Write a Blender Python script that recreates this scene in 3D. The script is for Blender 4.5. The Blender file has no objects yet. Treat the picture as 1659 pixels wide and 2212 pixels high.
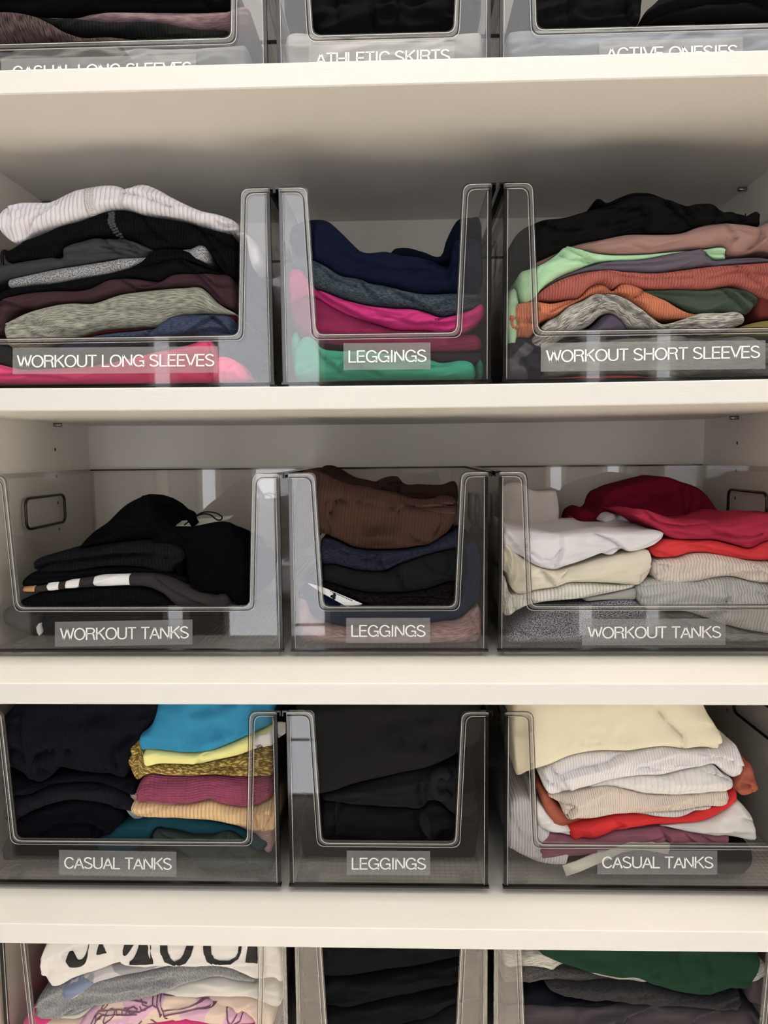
import bpy, bmesh, math, random
import numpy as np
from mathutils import Vector

C = bpy.context.scene.collection
scene = bpy.context.scene

# ------------------------------------------------------------------ camera
F, PITCH, YAW, ROLL, CX, CZ, D = 1452.97, .0878, .02901, -.00925, .01462, .00477, .66
W, H = 1659, 2212
def _basis():
    c, s = math.cos(YAW), math.sin(YAW)
    fwd = Vector((-s, c, 0)); right = Vector((c, s, 0)); up = Vector((0, 0, 1))
    c, s = math.cos(PITCH), math.sin(PITCH)
    fwd, up = fwd*c - up*s, up*c + fwd*s
    c, s = math.cos(ROLL), math.sin(ROLL)
    right, up = right*c + up*s, up*c - right*s
    return fwd, right, up
FWD, RIGHT, UP = _basis()
cam_data = bpy.data.cameras.new('camera'); cam = bpy.data.objects.new('camera', cam_data); C.objects.link(cam)
cam_data.sensor_fit = 'HORIZONTAL'; cam_data.sensor_width = 36; cam_data.lens = F/W*36
cam_data.clip_start = .01
from mathutils import Matrix
M = Matrix((RIGHT, UP, -FWD)).transposed().to_4x4(); M.translation = Vector((CX, -D, CZ))
cam.matrix_world = M
scene.camera = cam
def at(px, py, Y):
    """the point at depth Y that lies on the sight line of pixel (px, py)"""
    d = FWD + RIGHT*((px - W/2)/F) - UP*((py - H/2)/F)
    k = (Y + D)/d.y
    return (CX + d.x*k, CZ + d.z*k)

# ------------------------------------------------------------------ world, light, exposure
vs = scene.view_settings
vs.view_transform = 'Standard'; vs.look = 'None'; vs.gamma = 1; vs.exposure = -0.04
vs.use_curve_mapping = False
scene.cycles.use_denoising = True
scene.cycles.use_adaptive_sampling = True; scene.cycles.adaptive_threshold = .012
scene.cycles.max_bounces = 14; scene.cycles.transparent_max_bounces = 40
scene.cycles.diffuse_bounces = 5; scene.cycles.glossy_bounces = 4; scene.cycles.transmission_bounces = 8
scene.cycles.caustics_reflective = False; scene.cycles.caustics_refractive = False
world = bpy.data.worlds.new('world'); scene.world = world; world.use_nodes = True
world.node_tree.nodes['Background'].inputs[0].default_value = (.6, .7, .85, 1)
world.node_tree.nodes['Background'].inputs[1].default_value = .3
FLOORZ, CEILZ, BACKY, ROOMX0, ROOMX1 = -1.35, 1.3, -1.8, -1.7, 1.9
def area(name, loc, rot, sx, sy, L, col):
    a = bpy.data.lights.new(name, 'AREA'); a.shape = 'RECTANGLE'; a.size = sx; a.size_y = sy
    a.energy = L*math.pi*sx*sy; a.color = col
    o = bpy.data.objects.new(name, a); C.objects.link(o); o.location = loc; o.rotation_euler = rot
    return o
R90 = math.pi/2
REFL = [(-.47, -.30, -1.34, 1.05, 4.6), (-.68, -.47, -.95, 1.05, 4.6), (-.93, -.87, -1.2, 1.05, 4.0), (.70, .75, -1.2, .9, 3.5), (.96, 1.01, -1.2, .9, 3.5)]
for (x0, x1, z0, z1, L) in REFL:      # added lamps: give daylight and stand in for bright white surfaces the bins reflect
    area('window_light', ((x0+x1)/2, BACKY + .02, (z0+z1)/2), (R90, 0, 0), x1-x0, z1-z0, L, (.95, .975, 1.0))
area('ceiling_light', (.25, -1.25, CEILZ - .03), (0, 0, 0), 2.2, .6, 2.2, (.97, .98, 1.0))
area('ceiling_spot', (.05, -.35, CEILZ - .03), (0, 0, 0), 1.2, .2, 26.0, (1, .93, .80))
patch_lamp = area('downlight', (0, -.80, CEILZ - .02), (0, 0, 0), 1.6, .15, 20.0, (1, .95, .88)); patch_lamp.data.spread = math.radians(20); patch_lamp.data.energy = 78  # added lamp; makes the bright floor patch that lights shelf undersides
area('side_window_light', (ROOMX1 - .03, -.95, .1), (0, R90, 0), 1.6, 1.0, 3.2, (1, .96, .91))

# ------------------------------------------------------------------ materials
def lin(c):
    return tuple((v/255/12.92 if v/255 <= .04045 else ((v/255 + .055)/1.055)**2.4) for v in c)
def mat(name):
    m = bpy.data.materials.new(name); m.use_nodes = True
    nt = m.node_tree; nt.nodes.clear()
    out = nt.nodes.new('ShaderNodeOutputMaterial')
    return m, nt, out
def N(nt, t, **kw):
    n = nt.nodes.new(t)
    for k, v in kw.items():
        if k.startswith('i_'):
            k = k[2:]; k = int(k) if k.isdigit() else k.replace('_', ' ')
            n.inputs[k].default_value = v
        else: setattr(n, k, v)
    return n
def math_node(nt, op, a, b=None):
    n = nt.nodes.new('ShaderNodeMath'); n.operation = op
    for i, v in enumerate((a, b)):
        if v is None: continue
        if isinstance(v, (int, float)): n.inputs[i].default_value = v
        else: nt.links.new(v, n.inputs[i])
    return n.outputs[0]
def plain(name, col, rough=.5, spec=.4, metal=0, bump=None, coord='Object', stretch=(1, 1, 1), bscale=200, bdist=.0003):
    m, nt, out = mat(name)
    p = N(nt, 'ShaderNodeBsdfPrincipled', i_Roughness=rough, i_Metallic=metal)
    p.inputs['Base Color'].default_value = (*col, 1); p.inputs['Specular IOR Level'].default_value = spec
    nt.links.new(p.outputs[0], out.inputs[0])
    if bump:
        tc = N(nt, 'ShaderNodeTexCoord'); mp = N(nt, 'ShaderNodeMapping'); mp.inputs['Scale'].default_value = stretch
        nt.links.new(tc.outputs[coord], mp.inputs[0])
        nz = N(nt, 'ShaderNodeTexNoise', i_Scale=bscale, i_Detail=4.0); nt.links.new(mp.outputs[0], nz.inputs['Vector'])
        b = N(nt, 'ShaderNodeBump', i_Strength=bump, i_Distance=bdist); nt.links.new(nz.outputs[0], b.inputs['Height'])
        nt.links.new(b.outputs[0], p.inputs['Normal'])
    return m
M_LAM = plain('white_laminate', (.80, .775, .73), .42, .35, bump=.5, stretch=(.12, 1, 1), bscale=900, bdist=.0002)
M_BAND_DIM = plain('edge_band', (.65, .645, .63), .42, .35, bump=.6, stretch=(.12, 1, 1), bscale=900, bdist=.0002)  # real band texture; the darker tone tempers light on the front edges
M_SIDE = plain('white_panel', (.78, .745, .695), .5, .3, bump=.15, bscale=500)
M_ROOM = plain('room_wall', (.30, .295, .285), .8, .2)
M_CEIL = plain('room_ceiling', (.75, .74, .72), .9, .1)
M_FLOOR = plain('oak_floorboards', (.34, .30, .25), .7, .2)
M_HOLE = plain('peg_hole', (.03, .02, .015), .9, .1)
M_PIN = plain('steel_pin', (.45, .42, .38), .35, .5, metal=1)

def acrylic(name, tint, rough=.02, ior=1.49, scr=0.0):
    """thin clear plastic: what is behind shows through with the tint of the path length, the room reflects by Fresnel"""
    m, nt, out = mat(name)
    geo = N(nt, 'ShaderNodeNewGeometry')
    dot = N(nt, 'ShaderNodeVectorMath', operation='DOT_PRODUCT')
    nt.links.new(geo.outputs['Normal'], dot.inputs[0]); nt.links.new(geo.outputs['Incoming'], dot.inputs[1])
    c = math_node(nt, 'ABSOLUTE', dot.outputs['Value'])
    s2 = math_node(nt, 'SUBTRACT', 1.0, math_node(nt, 'MULTIPLY', c, c))
    ci = math_node(nt, 'SQRT', math_node(nt, 'SUBTRACT', 1.0, math_node(nt, 'MULTIPLY', s2, 1/(ior*ior))))
    inv = math_node(nt, 'DIVIDE', 1.0, ci)
    comb = N(nt, 'ShaderNodeCombineColor')
    for i, t in enumerate(tint):
        nt.links.new(math_node(nt, 'POWER', t, inv), comb.inputs[i])
    tr = N(nt, 'ShaderNodeBsdfTransparent'); nt.links.new(comb.outputs[0], tr.inputs[0])
    gl = N(nt, 'ShaderNodeBsdfGlossy', i_Roughness=rough); gl.inputs['Color'].default_value = (.97, .97, 1, 1)
    f0 = ((ior-1)/(ior+1))**2        # Schlick's Fresnel, the same from both faces of the thin sheet
    fr = math_node(nt, 'ADD', f0, math_node(nt, 'MULTIPLY', 1-f0, math_node(nt, 'POWER', math_node(nt, 'SUBTRACT', 1.0, c), 5.0)))
    tc = N(nt, 'ShaderNodeTexCoord'); nz = N(nt, 'ShaderNodeTexNoise', i_Scale=7.0, i_Detail=1.0)
    nt.links.new(tc.outputs['Object'], nz.inputs['Vector'])
    b = N(nt, 'ShaderNodeBump', i_Strength=.12, i_Distance=.0012); nt.links.new(nz.outputs[0], b.inputs['Height'])
    nt.links.new(b.outputs[0], gl.inputs['Normal'])
    mx = N(nt, 'ShaderNodeMixShader'); nt.links.new(fr, mx.inputs[0])
    nt.links.new(tr.outputs[0], mx.inputs[1]); nt.links.new(gl.outputs[0], mx.inputs[2])
    nt.links.new(mx.outputs[0], out.inputs[0])
    return m
M_ACR = acrylic('smoky_acrylic', (.968, .963, .955))
M_EDGE = acrylic('smoky_acrylic_edge', (.30, .29, .285), rough=.08)
M_GRID = acrylic('acrylic_ribbing', (.88, .87, .86), rough=.15)
M_CLEAR = acrylic('clear_rubber', (.93, .93, .93), rough=.2, ior=1.4)
def bead_mat():
    m, nt, out = mat('acrylic_bead')
    p = N(nt, 'ShaderNodeBsdfPrincipled', i_Roughness=.12, i_IOR=1.49)
    p.inputs['Base Color'].default_value = (.62, .60, .59, 1); p.inputs['Specular IOR Level'].default_value = 1  # pale colour stands in for light that the polished bead catches
    tr = N(nt, 'ShaderNodeBsdfTransparent'); tr.inputs[0].default_value = (.90, .89, .88, 1)
    mx = N(nt, 'ShaderNodeMixShader'); mx.inputs[0].default_value = .86
    nt.links.new(p.outputs[0], mx.inputs[1]); nt.links.new(tr.outputs[0], mx.inputs[2])
    nt.links.new(mx.outputs[0], out.inputs[0]); return m
M_BEAD = bead_mat()
M_GLINT = plain('polished_ridge', (.62, .61, .60), .15, .8)  # pale colour that paints highlights along the bin edges
def tape_mat():
    m, nt, out = mat('clear_label_tape')
    tr = N(nt, 'ShaderNodeBsdfTransparent'); tr.inputs[0].default_value = (.93, .93, .93, 1)
    gl = N(nt, 'ShaderNodeBsdfPrincipled', i_Roughness=.3); gl.inputs['Base Color'].default_value = (.72, .72, .72, 1)
    tc = N(nt, 'ShaderNodeTexCoord'); nz = N(nt, 'ShaderNodeTexNoise', i_Scale=700.0, i_Detail=3.0)
    nt.links.new(tc.outputs['Object'], nz.inputs['Vector'])
    b = N(nt, 'ShaderNodeBump', i_Strength=1.0, i_Distance=.0006); nt.links.new(nz.outputs[0], b.inputs['Height'])
    nt.links.new(b.outputs[0], gl.inputs['Normal'])
    mx = N(nt, 'ShaderNodeMixShader'); mx.inputs[0].default_value = .13
    nt.links.new(tr.outputs[0], mx.inputs[1]); nt.links.new(gl.outputs[0], mx.inputs[2])
    nt.links.new(mx.outputs[0], out.inputs[0]); return m
M_TAPE = tape_mat()
M_INK = plain('white_lettering', (.86, .85, .83), .5, .3)
M_BLACKINK = plain('black_print', (.012, .012, .014), .7, .2)
M_PURPLEINK = plain('purple_print', lin((105, 75, 95)), .8, .1)
M_PAPER = plain('white_paper', (.78, .78, .77), .6, .3)
M_CORD = plain('black_cord', (.01, .01, .012), .7, .2)

_fab = {}
def fabric(col, kind='plain', col2=None, p=.0042, ang=0.0, depth=1.0, sheen=0.0):
    """cloth: weave, rib, heather, waffle or speckle on the cloth's own UV (in metres)"""
    key = (col, kind, col2, p, ang, depth)
    if key in _fab: return _fab[key]
    m, nt, out = mat('cloth_%s' % kind)
    c1 = lin(col); c2 = lin(col2) if col2 else tuple(v*.62 for v in c1)
    def soften(c):
        l = .3*c[0]+.59*c[1]+.11*c[2]; k = .84 if l > .02 else (.52 if l < .013 else .66); d = .14 if l > .05 else .06
        return tuple((v*(1-d)+l*d)*k for v in c)
    c1, c2 = soften(c1), soften(c2)
    pr = N(nt, 'ShaderNodeBsdfPrincipled', i_Roughness=.92); pr.inputs['Specular IOR Level'].default_value = .035
    pr.inputs['Sheen Weight'].default_value = sheen
    nt.links.new(pr.outputs[0], out.inputs[0])
    uv = N(nt, 'ShaderNodeUVMap', uv_map='cloth')
    mp = N(nt, 'ShaderNodeMapping'); mp.inputs['Rotation'].default_value = (0, 0, ang)
    nt.links.new(uv.outputs[0], mp.inputs[0])
    def noise(sx, sy, sc, det=2.0):
        q = N(nt, 'ShaderNodeMapping'); q.inputs['Scale'].default_value = (sx, sy, 1)
        nt.links.new(mp.outputs[0], q.inputs[0])
        n = N(nt, 'ShaderNodeTexNoise', i_Scale=sc, i_Detail=det); nt.links.new(q.outputs[0], n.inputs['Vector'])
        return n.outputs[0]
    def mix(fac, a, b):
        x = N(nt, 'ShaderNodeMix', data_type='RGBA')
        nt.links.new(fac, x.inputs[0]); x.inputs[6].default_value = (*a, 1); x.inputs[7].default_value = (*b, 1)
        return x.outputs[2]
    def ramp(fac, lo, hi):
        r = N(nt, 'ShaderNodeMapRange'); r.inputs[1].default_value = lo; r.inputs[2].default_value = hi
        nt.links.new(fac, r.inputs[0]); return r.outputs[0]
    weave = noise(1, 1, 1400, 2)
    if kind == 'heather':
        colr = mix(ramp(noise(.22, 1.0, 1100, 3), .36, .64), c1, c2)
    elif kind == 'melange':
        colr = mix(ramp(noise(.10, 1.0, 900, 4), .40, .60), c1, c2)
    elif kind == 'speckle':
        colr = mix(ramp(noise(.8, 1, 750, 3), .42, .58), c1, c2)
    elif kind == 'brocade':
        colr = mix(ramp(noise(.35, 1, 480, 4), .50, .58), c1, c2)
    elif kind == 'camo':
        colr = mix(ramp(noise(1, 1, 22, 1), .49, .51), c1, c2)
    else:
        colr = mix(weave, tuple(v*.88 for v in c1), tuple(min(1, v*1.1) for v in c1))
    nt.links.new(colr, pr.inputs['Base Color'])
    h = math_node(nt, 'MULTIPLY', weave, .12)
    if kind in ('rib', 'waffle', 'ribheather') or kind == 'fine':
        sep = N(nt, 'ShaderNodeSeparateXYZ'); nt.links.new(mp.outputs[0], sep.inputs[0])
        wv = math_node(nt, 'SINE', math_node(nt, 'MULTIPLY', sep.outputs[0], 2*math.pi/p))
        wv = math_node(nt, 'ABSOLUTE', math_node(nt, 'SINE', math_node(nt, 'MULTIPLY', sep.outputs[0], math.pi/p)))
        wv = math_node(nt, 'POWER', wv, .6)
        if kind == 'waffle':
            w2 = math_node(nt, 'ABSOLUTE', math_node(nt, 'SINE', math_node(nt, 'MULTIPLY', sep.outputs[1], math.pi/(p*.55))))
            wv = math_node(nt, 'MULTIPLY', wv, math_node(nt, 'ADD', .35, w2))
        h = math_node(nt, 'ADD', h, math_node(nt, 'MULTIPLY', wv, depth*(4.6 if kind != 'fine' else 1.6)))
    b = N(nt, 'ShaderNodeBump', i_Strength=.75, i_Distance=.00035)
    nt.links.new(h, b.inputs['Height']); nt.links.new(b.outputs[0], pr.inputs['Normal'])
    _fab[key] = m
    return m

# ------------------------------------------------------------------ helpers
def link(name, me, m=None, parent=None, smooth=False):
    o = bpy.data.objects.new(name, me); C.objects.link(o)
    if m: me.materials.append(m)
    if parent: o.parent = parent
    if smooth: me.shade_smooth()
    return o
def tag(o, label=None, cat=None, group=None, kind=None):
    if label: o['label'] = label
    if cat: o['category'] = cat
    if group: o['group'] = group
    if kind: o['kind'] = kind
    return o
def empty(name, loc=(0, 0, 0)):
    o = bpy.data.objects.new(name, None); C.objects.link(o); o.location = loc; o.empty_display_size = .02
    return o
class MB:
    def __init__(s): s.v = []; s.f = []
    def box(s, x0, x1, y0, y1, z0, z1):
        b = len(s.v)
        s.v += [(x0, y0, z0), (x1, y0, z0), (x1, y1, z0), (x0, y1, z0), (x0, y0, z1), (x1, y0, z1), (x1, y1, z1), (x0, y1, z1)]
        s.f += [tuple(b+i for i in q) for q in ((0, 3, 2, 1), (4, 5, 6, 7), (0, 1, 5, 4), (1, 2, 6, 5), (2, 3, 7, 6), (3, 0, 4, 7))]
        return s
    def prism(s, pts, y0, y1):       # pts (x, z) counter-clockwise seen from the front
        b = len(s.v); n = len(pts)
        s.v += [(x, y0, z) for x, z in pts] + [(x, y1, z) for x, z in pts]
        s.f.append(tuple(b+i for i in range(n))); s.f.append(tuple(b+n+i for i in reversed(range(n))))
        for i in range(n):
            j = (i+1) % n; s.f.append((b+i, b+n+i, b+n+j, b+j))
        return s
    def tube(s, path, r, n=8, closed=False, sec=None):
        b = len(s.v); P = [Vector(p) for p in path]; m = len(P); prev = None
        for i, p in enumerate(P):
            if closed: t = (P[(i+1) % m] - P[i-1]).normalized()
            else: t = (P[min(i+1, m-1)] - P[max(i-1, 0)]).normalized()
            a = prev if prev is not None else (Vector((0, 1, 0)) if abs(t.y) < .9 else Vector((1, 0, 0)))
            a = (a - t*a.dot(t)).normalized(); c = t.cross(a); prev = a
            for k in range(n):
                th = 2*math.pi*k/n
                if sec: q = sec[k]; s.v.append(tuple(p + a*q[0] + c*q[1]))
                else: s.v.append(tuple(p + a*math.cos(th)*r + c*math.sin(th)*r))
        for i in range(m if closed else m-1):
            j = (i+1) % m
            for k in range(n):
                l = (k+1) % n; s.f.append((b+i*n+k, b+i*n+l, b+j*n+l, b+j*n+k))
        if not closed:
            s.f.append(tuple(b+k for k in reversed(range(n)))); s.f.append(tuple(b+(m-1)*n+k for k in range(n)))
        return s
    def build(s, name, m, parent=None, smooth=False, bevel=0):
        me = bpy.data.meshes.new(name); me.from_pydata(s.v, [], s.f); me.update()
        if bevel:
            bm = bmesh.new(); bm.from_mesh(me)
            bmesh.ops.bevel(bm, geom=bm.edges[:], offset=bevel, segments=2, affect='EDGES', profile=.5)
            bm.to_mesh(me); bm.free()
        bm = bmesh.new(); bm.from_mesh(me); bmesh.ops.recalc_face_normals(bm, faces=bm.faces[:]); bm.to_mesh(me); bm.free()
        return link(name, me, m, parent, smooth)

# ------------------------------------------------------------------ the setting
T = .02232
S = [.36902, .07251, -.22691, -.48837]            # tops of the four shelves in view
S5 = -.755
DEPTH, XL, XR = .36788, -.46948, .4662
ZTOP, ZBOT = .72, -1.35
def struct(o): o['kind'] = 'structure'; return o
wl = struct(MB().box(XL-.02, XL, 0, DEPTH+.02, ZBOT, ZTOP).build('wall_left', M_SIDE))
wr = struct(MB().box(XR, XR+.02, 0, DEPTH+.02, ZBOT, ZTOP).build('wall_right', M_SIDE))
wb = struct(MB().box(XL, XR, DEPTH, DEPTH+.02, ZBOT, ZTOP).build('wall_back', M_SIDE))
struct(MB().box(XL, XR, 0, DEPTH, ZTOP-.02, ZTOP).build('trim_1', M_LAM))
# room around the cabinet, seen in the reflections of the bins
struct(MB().box(ROOMX0, XL-.02, 0, .02, FLOORZ, CEILZ).build('wall_front_left', M_ROOM))
struct(MB().box(XR+.02, ROOMX1, 0, .02, FLOORZ, CEILZ).build('wall_front_right', M_ROOM))
struct(MB().box(XL-.02, XR+.02, 0, .02, ZTOP, CEILZ).build('wall_front_upper', M_ROOM))
struct(MB().box(ROOMX0, ROOMX1, BACKY-.1, .4, FLOORZ-.03, FLOORZ).build('floor', M_FLOOR))
struct(MB().box(ROOMX0, ROOMX1, BACKY-.1, .02, CEILZ, CEILZ+.03).build('ceiling', M_CEIL))
struct(MB().box(ROOMX0-.03, ROOMX0, BACKY, .02, FLOORZ, CEILZ).build('wall_west', M_ROOM))
struct(MB().box(ROOMX1, ROOMX1+.03, BACKY, .02, FLOORZ, CEILZ).build('wall_east', M_ROOM))
struct(MB().box(ROOMX0, ROOMX1, BACKY-.03, BACKY, FLOORZ, CEILZ).build('wall_rear', M_ROOM))
for i, (x0, x1, z0, z1, L) in enumerate(REFL):  # made-up frames and bars round those added lamps
    fr = MB()
    for a in ((x0-.02, x0, z0-.02, z1+.02), (x1, x1+.02, z0-.02, z1+.02), (x0, x1, z1, z1+.02), (x0, x1, z0-.02, z0)):
        fr.box(a[0], a[1], BACKY, BACKY+.03, a[2], a[3])
    if i == 0:
        for k in range(1, 4): fr.box(x0, x1, BACKY+.022, BACKY+.03, z0+k*.22, z0+k*.22+.01)
    struct(fr.build('window_%d' % (i+1), M_LAM))

def shelf(zt, label, sag=0.0):
    """shelf board, 22 mm thick, with a slightly eased front edge and a little sag in the middle"""
    n = 24; mb = MB(); prof = [(DEPTH, 0), (.0012, 0), (.0004, -.0004), (0, -.0012), (0, -T+.0012), (.0004, -T+.0004), (.0012, -T), (DEPTH, -T)]
    k = len(prof)
    for i in range(n+1):
        x = XL + (XR-XL)*i/n; s = -sag*(1-((2*i/n)-1)**2)
        mb.v += [(x, y, zt+z+s) for y, z in prof]
    for i in range(n):
        for j in range(k):
            l = (j+1) % k; mb.f.append((i*k+j, i*k+l, (i+1)*k+l, (i+1)*k+j))
    mb.f.append(tuple(range(k))); mb.f.append(tuple(n*k+j for j in reversed(range(k))))
    o = mb.build('shelf', M_LAM); o.data.materials.append(M_BAND_DIM)      # textured front edge band, its colour darkened in place of weaker front light
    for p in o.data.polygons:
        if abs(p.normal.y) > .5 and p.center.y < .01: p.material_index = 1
    return tag(o, label, 'shelf', 'white shelf boards of the cabinet')
shelf(S[0], 'white laminate shelf board, topmost in view, under the casual long sleeves and athletic skirts bins')
shelf(S[1], 'white laminate shelf board under the workout long sleeves and workout short sleeves bins', .0026)
shelf(S[2], 'white laminate shelf board under the two workout tanks bins')
shelf(S[3], 'white laminate shelf board under the two casual tanks bins', .001)
shelf(S5, 'white laminate shelf board at the very bottom, under the unlabelled bins')
# shelf pins and pin holes in the two side walls
for side, wall in ((0, wl), (1, wr)):
    x = XL if side == 0 else XR; sg = 1 if side == 0 else -1
    for y in (.06, .267):
        for k in range(-14, 19):
            z = .0135 + .0372*k
            if any(zt-T-.004 < z < zt+.002 for zt in S+[S5]): continue
            mb = MB(); n = 10; b = 0
            mb.v = [(x+sg*.0003, y+.0017*math.cos(2*math.pi*i/n), z+.0025*math.sin(2*math.pi*i/n)) for i in range(n)]
            mb.v += [(x-sg*.004, v[1], v[2]) for v in mb.v]
            mb.f = [tuple(range(n)), tuple(reversed(range(n, 2*n)))] + [(i, (i+1) % n, n+(i+1) % n, n+i) for i in range(n)]
            mb.build('peg_hole', M_HOLE, wall)
        for zt in S+[S5]:
            mb = MB(); path = [(x-sg*.003, y, zt-T-.0028), (x+sg*.011, y, zt-T-.0028)]
            mb.tube(path, .0025, 10); mb.build('shelf_pin', M_PIN, wall, True)

# ------------------------------------------------------------------ lettering (strokes of a light grotesque, cap height 1)
def arc(cx, cz, rx, rz, a0, a1, n=10):
    return [(cx+rx*math.cos(math.radians(a0+(a1-a0)*i/n)), cz+rz*math.sin(math.radians(a0+(a1-a0)*i/n))) for i in range(n+1)]
s_curve = arc(.30, .745, .235, .215, 20, 180, 9) + arc(.30, .745, .235, .2, 180, 250, 4)[1:] + [(.30, .525)] + arc(.31, .255, .255, .215, 80, 0, 6) + arc(.31, .255, .255, .215, 0, -165, 11)[1:]
GL = {
 'A': (.68, [[(.03, 0), (.34, .96), (.65, 0)], [(.14, .33), (.54, .33)]]),
 'C': (.72, [arc(.38, .5, .32, .46, 32, 328, 22)]),
 'E': (.60, [[(.56, .955), (.08, .955), (.08, .045), (.57, .045)], [(.08, .52), (.52, .52)]]),
 'G': (.78, [arc(.39, .5, .33, .46, 32, 300, 20) + [(.60, .12), (.70, .22)], [(.42, .47), (.70, .47), (.70, 0)]]),
 'H': (.72, [[(.08, 0), (.08, 1)], [(.64, 0), (.64, 1)], [(.08, .53), (.64, .53)]]),
 'I': (.26, [[(.13, 0), (.13, 1)]]),
 'K': (.68, [[(.08, 0), (.08, 1)], [(.62, 1), (.10, .44)], [(.25, .60), (.65, 0)]]),
 'L': (.54, [[(.08, 1), (.08, .045), (.52, .045)]]),
 'N': (.72, [[(.08, 0), (.08, .97), (.63, .03), (.63, 1)]]),
 'O': (.80, [arc(.40, .5, .345, .46, 90, 450, 28)]),
 'R': (.70, [[(.08, 0), (.08, .955), (.40, .955)] + arc(.40, .74, .21, .215, 90, -90, 10)[1:] + [(.08, .525)], [(.42, .52), (.56, .42), (.60, .10), (.64, 0)]]),
 'S': (.64, [s_curve]),
 'T': (.62, [[(.02, .955), (.60, .955)], [(.31, .955), (.31, 0)]]),
 'U': (.72, [[(.08, 1), (.08, .36)] + arc(.36, .32, .28, .275, 180, 360, 14)[1:-1] + [(.64, .36), (.64, 1)]]),
 'V': (.66, [[(.02, 1), (.33, .03), (.64, 1)]]),
 'W': (.94, [[(.02, 1), (.245, .04), (.47, .96), (.695, .04), (.92, 1)]]),
 'Y': (.66, [[(.02, 1), (.33, .44), (.64, 1)], [(.33, .44), (.33, 0)]]),
 'X': (.64, [[(.03, 0), (.61, 1)], [(.03, 1), (.61, 0)]]),
 ' ': (.30, []),
}
def ribbon(mb, pts, w, f, th):
    """a flat stroke along pts (2-D), mapped to 3-D by f(a, b, off)"""
    n = len(pts); b0 = len(mb.v)
    closed = n > 3 and math.dist(pts[0], pts[-1]) < 1e-6
    for i in range(n):
        if closed and i in (0, n-1): p, q = pts[n-2], pts[1]
        else: p, q = pts[max(i-1, 0)], pts[min(i+1, n-1)]
        c = pts[i]
        def un(a, b):
            d = math.dist(a, b) or 1; return ((b[0]-a[0])/d, (b[1]-a[1])/d)
        d1 = un(p, c) if p != c else un(c, q); d2 = un(c, q) if q != c else d1
        nx, nz = -(d1[1]+d2[1])/2, (d1[0]+d2[0])/2
        l2 = nx*nx+nz*nz; k = min(1/max(l2, .12), 3.2)
        nx, nz = nx*k, nz*k
        for s in (1, -1):
            a, b = c[0]+s*nx*w/2, c[1]+s*nz*w/2
            mb.v.append(f(a, b, 0)); mb.v.append(f(a, b, th))
    for i in range(n-1):
        a = b0+i*4; c = a+4
        mb.f += [(a, a+2, c+2, c), (a+1, c+1, c+3, a+3), (a, c, c+1, a+1), (a+2, a+3, c+3, c+2)]
    mb.f += [(b0, b0+1, b0+3, b0+2), (b0+4*n-4, b0+4*n-2, b0+4*n-1, b0+4*n-3)]
def write_text(txt, f, weight=.115):
    mb = MB(); x = 0; tot = sum(GL[c][0] for c in txt)
    for c in txt:
        wd, st = GL[c]
        for s in st:
            q = [(x+p[0], p[1]) for p in s]; run = [q[0]]
            for i in range(1, len(q)):
                run.append(q[i])
                if i < len(q)-1:
                    a, c, e = Vector(q[i-1]), Vector(q[i]), Vector(q[i+1])
                    if (c-a).normalized().dot((e-c).normalized()) < -.1:
                        ribbon(mb, run, weight, f(tot), .00015); run = [q[i]]
            ribbon(mb, run, weight, f(tot), .00015)
        x += wd
    return mb

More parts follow.
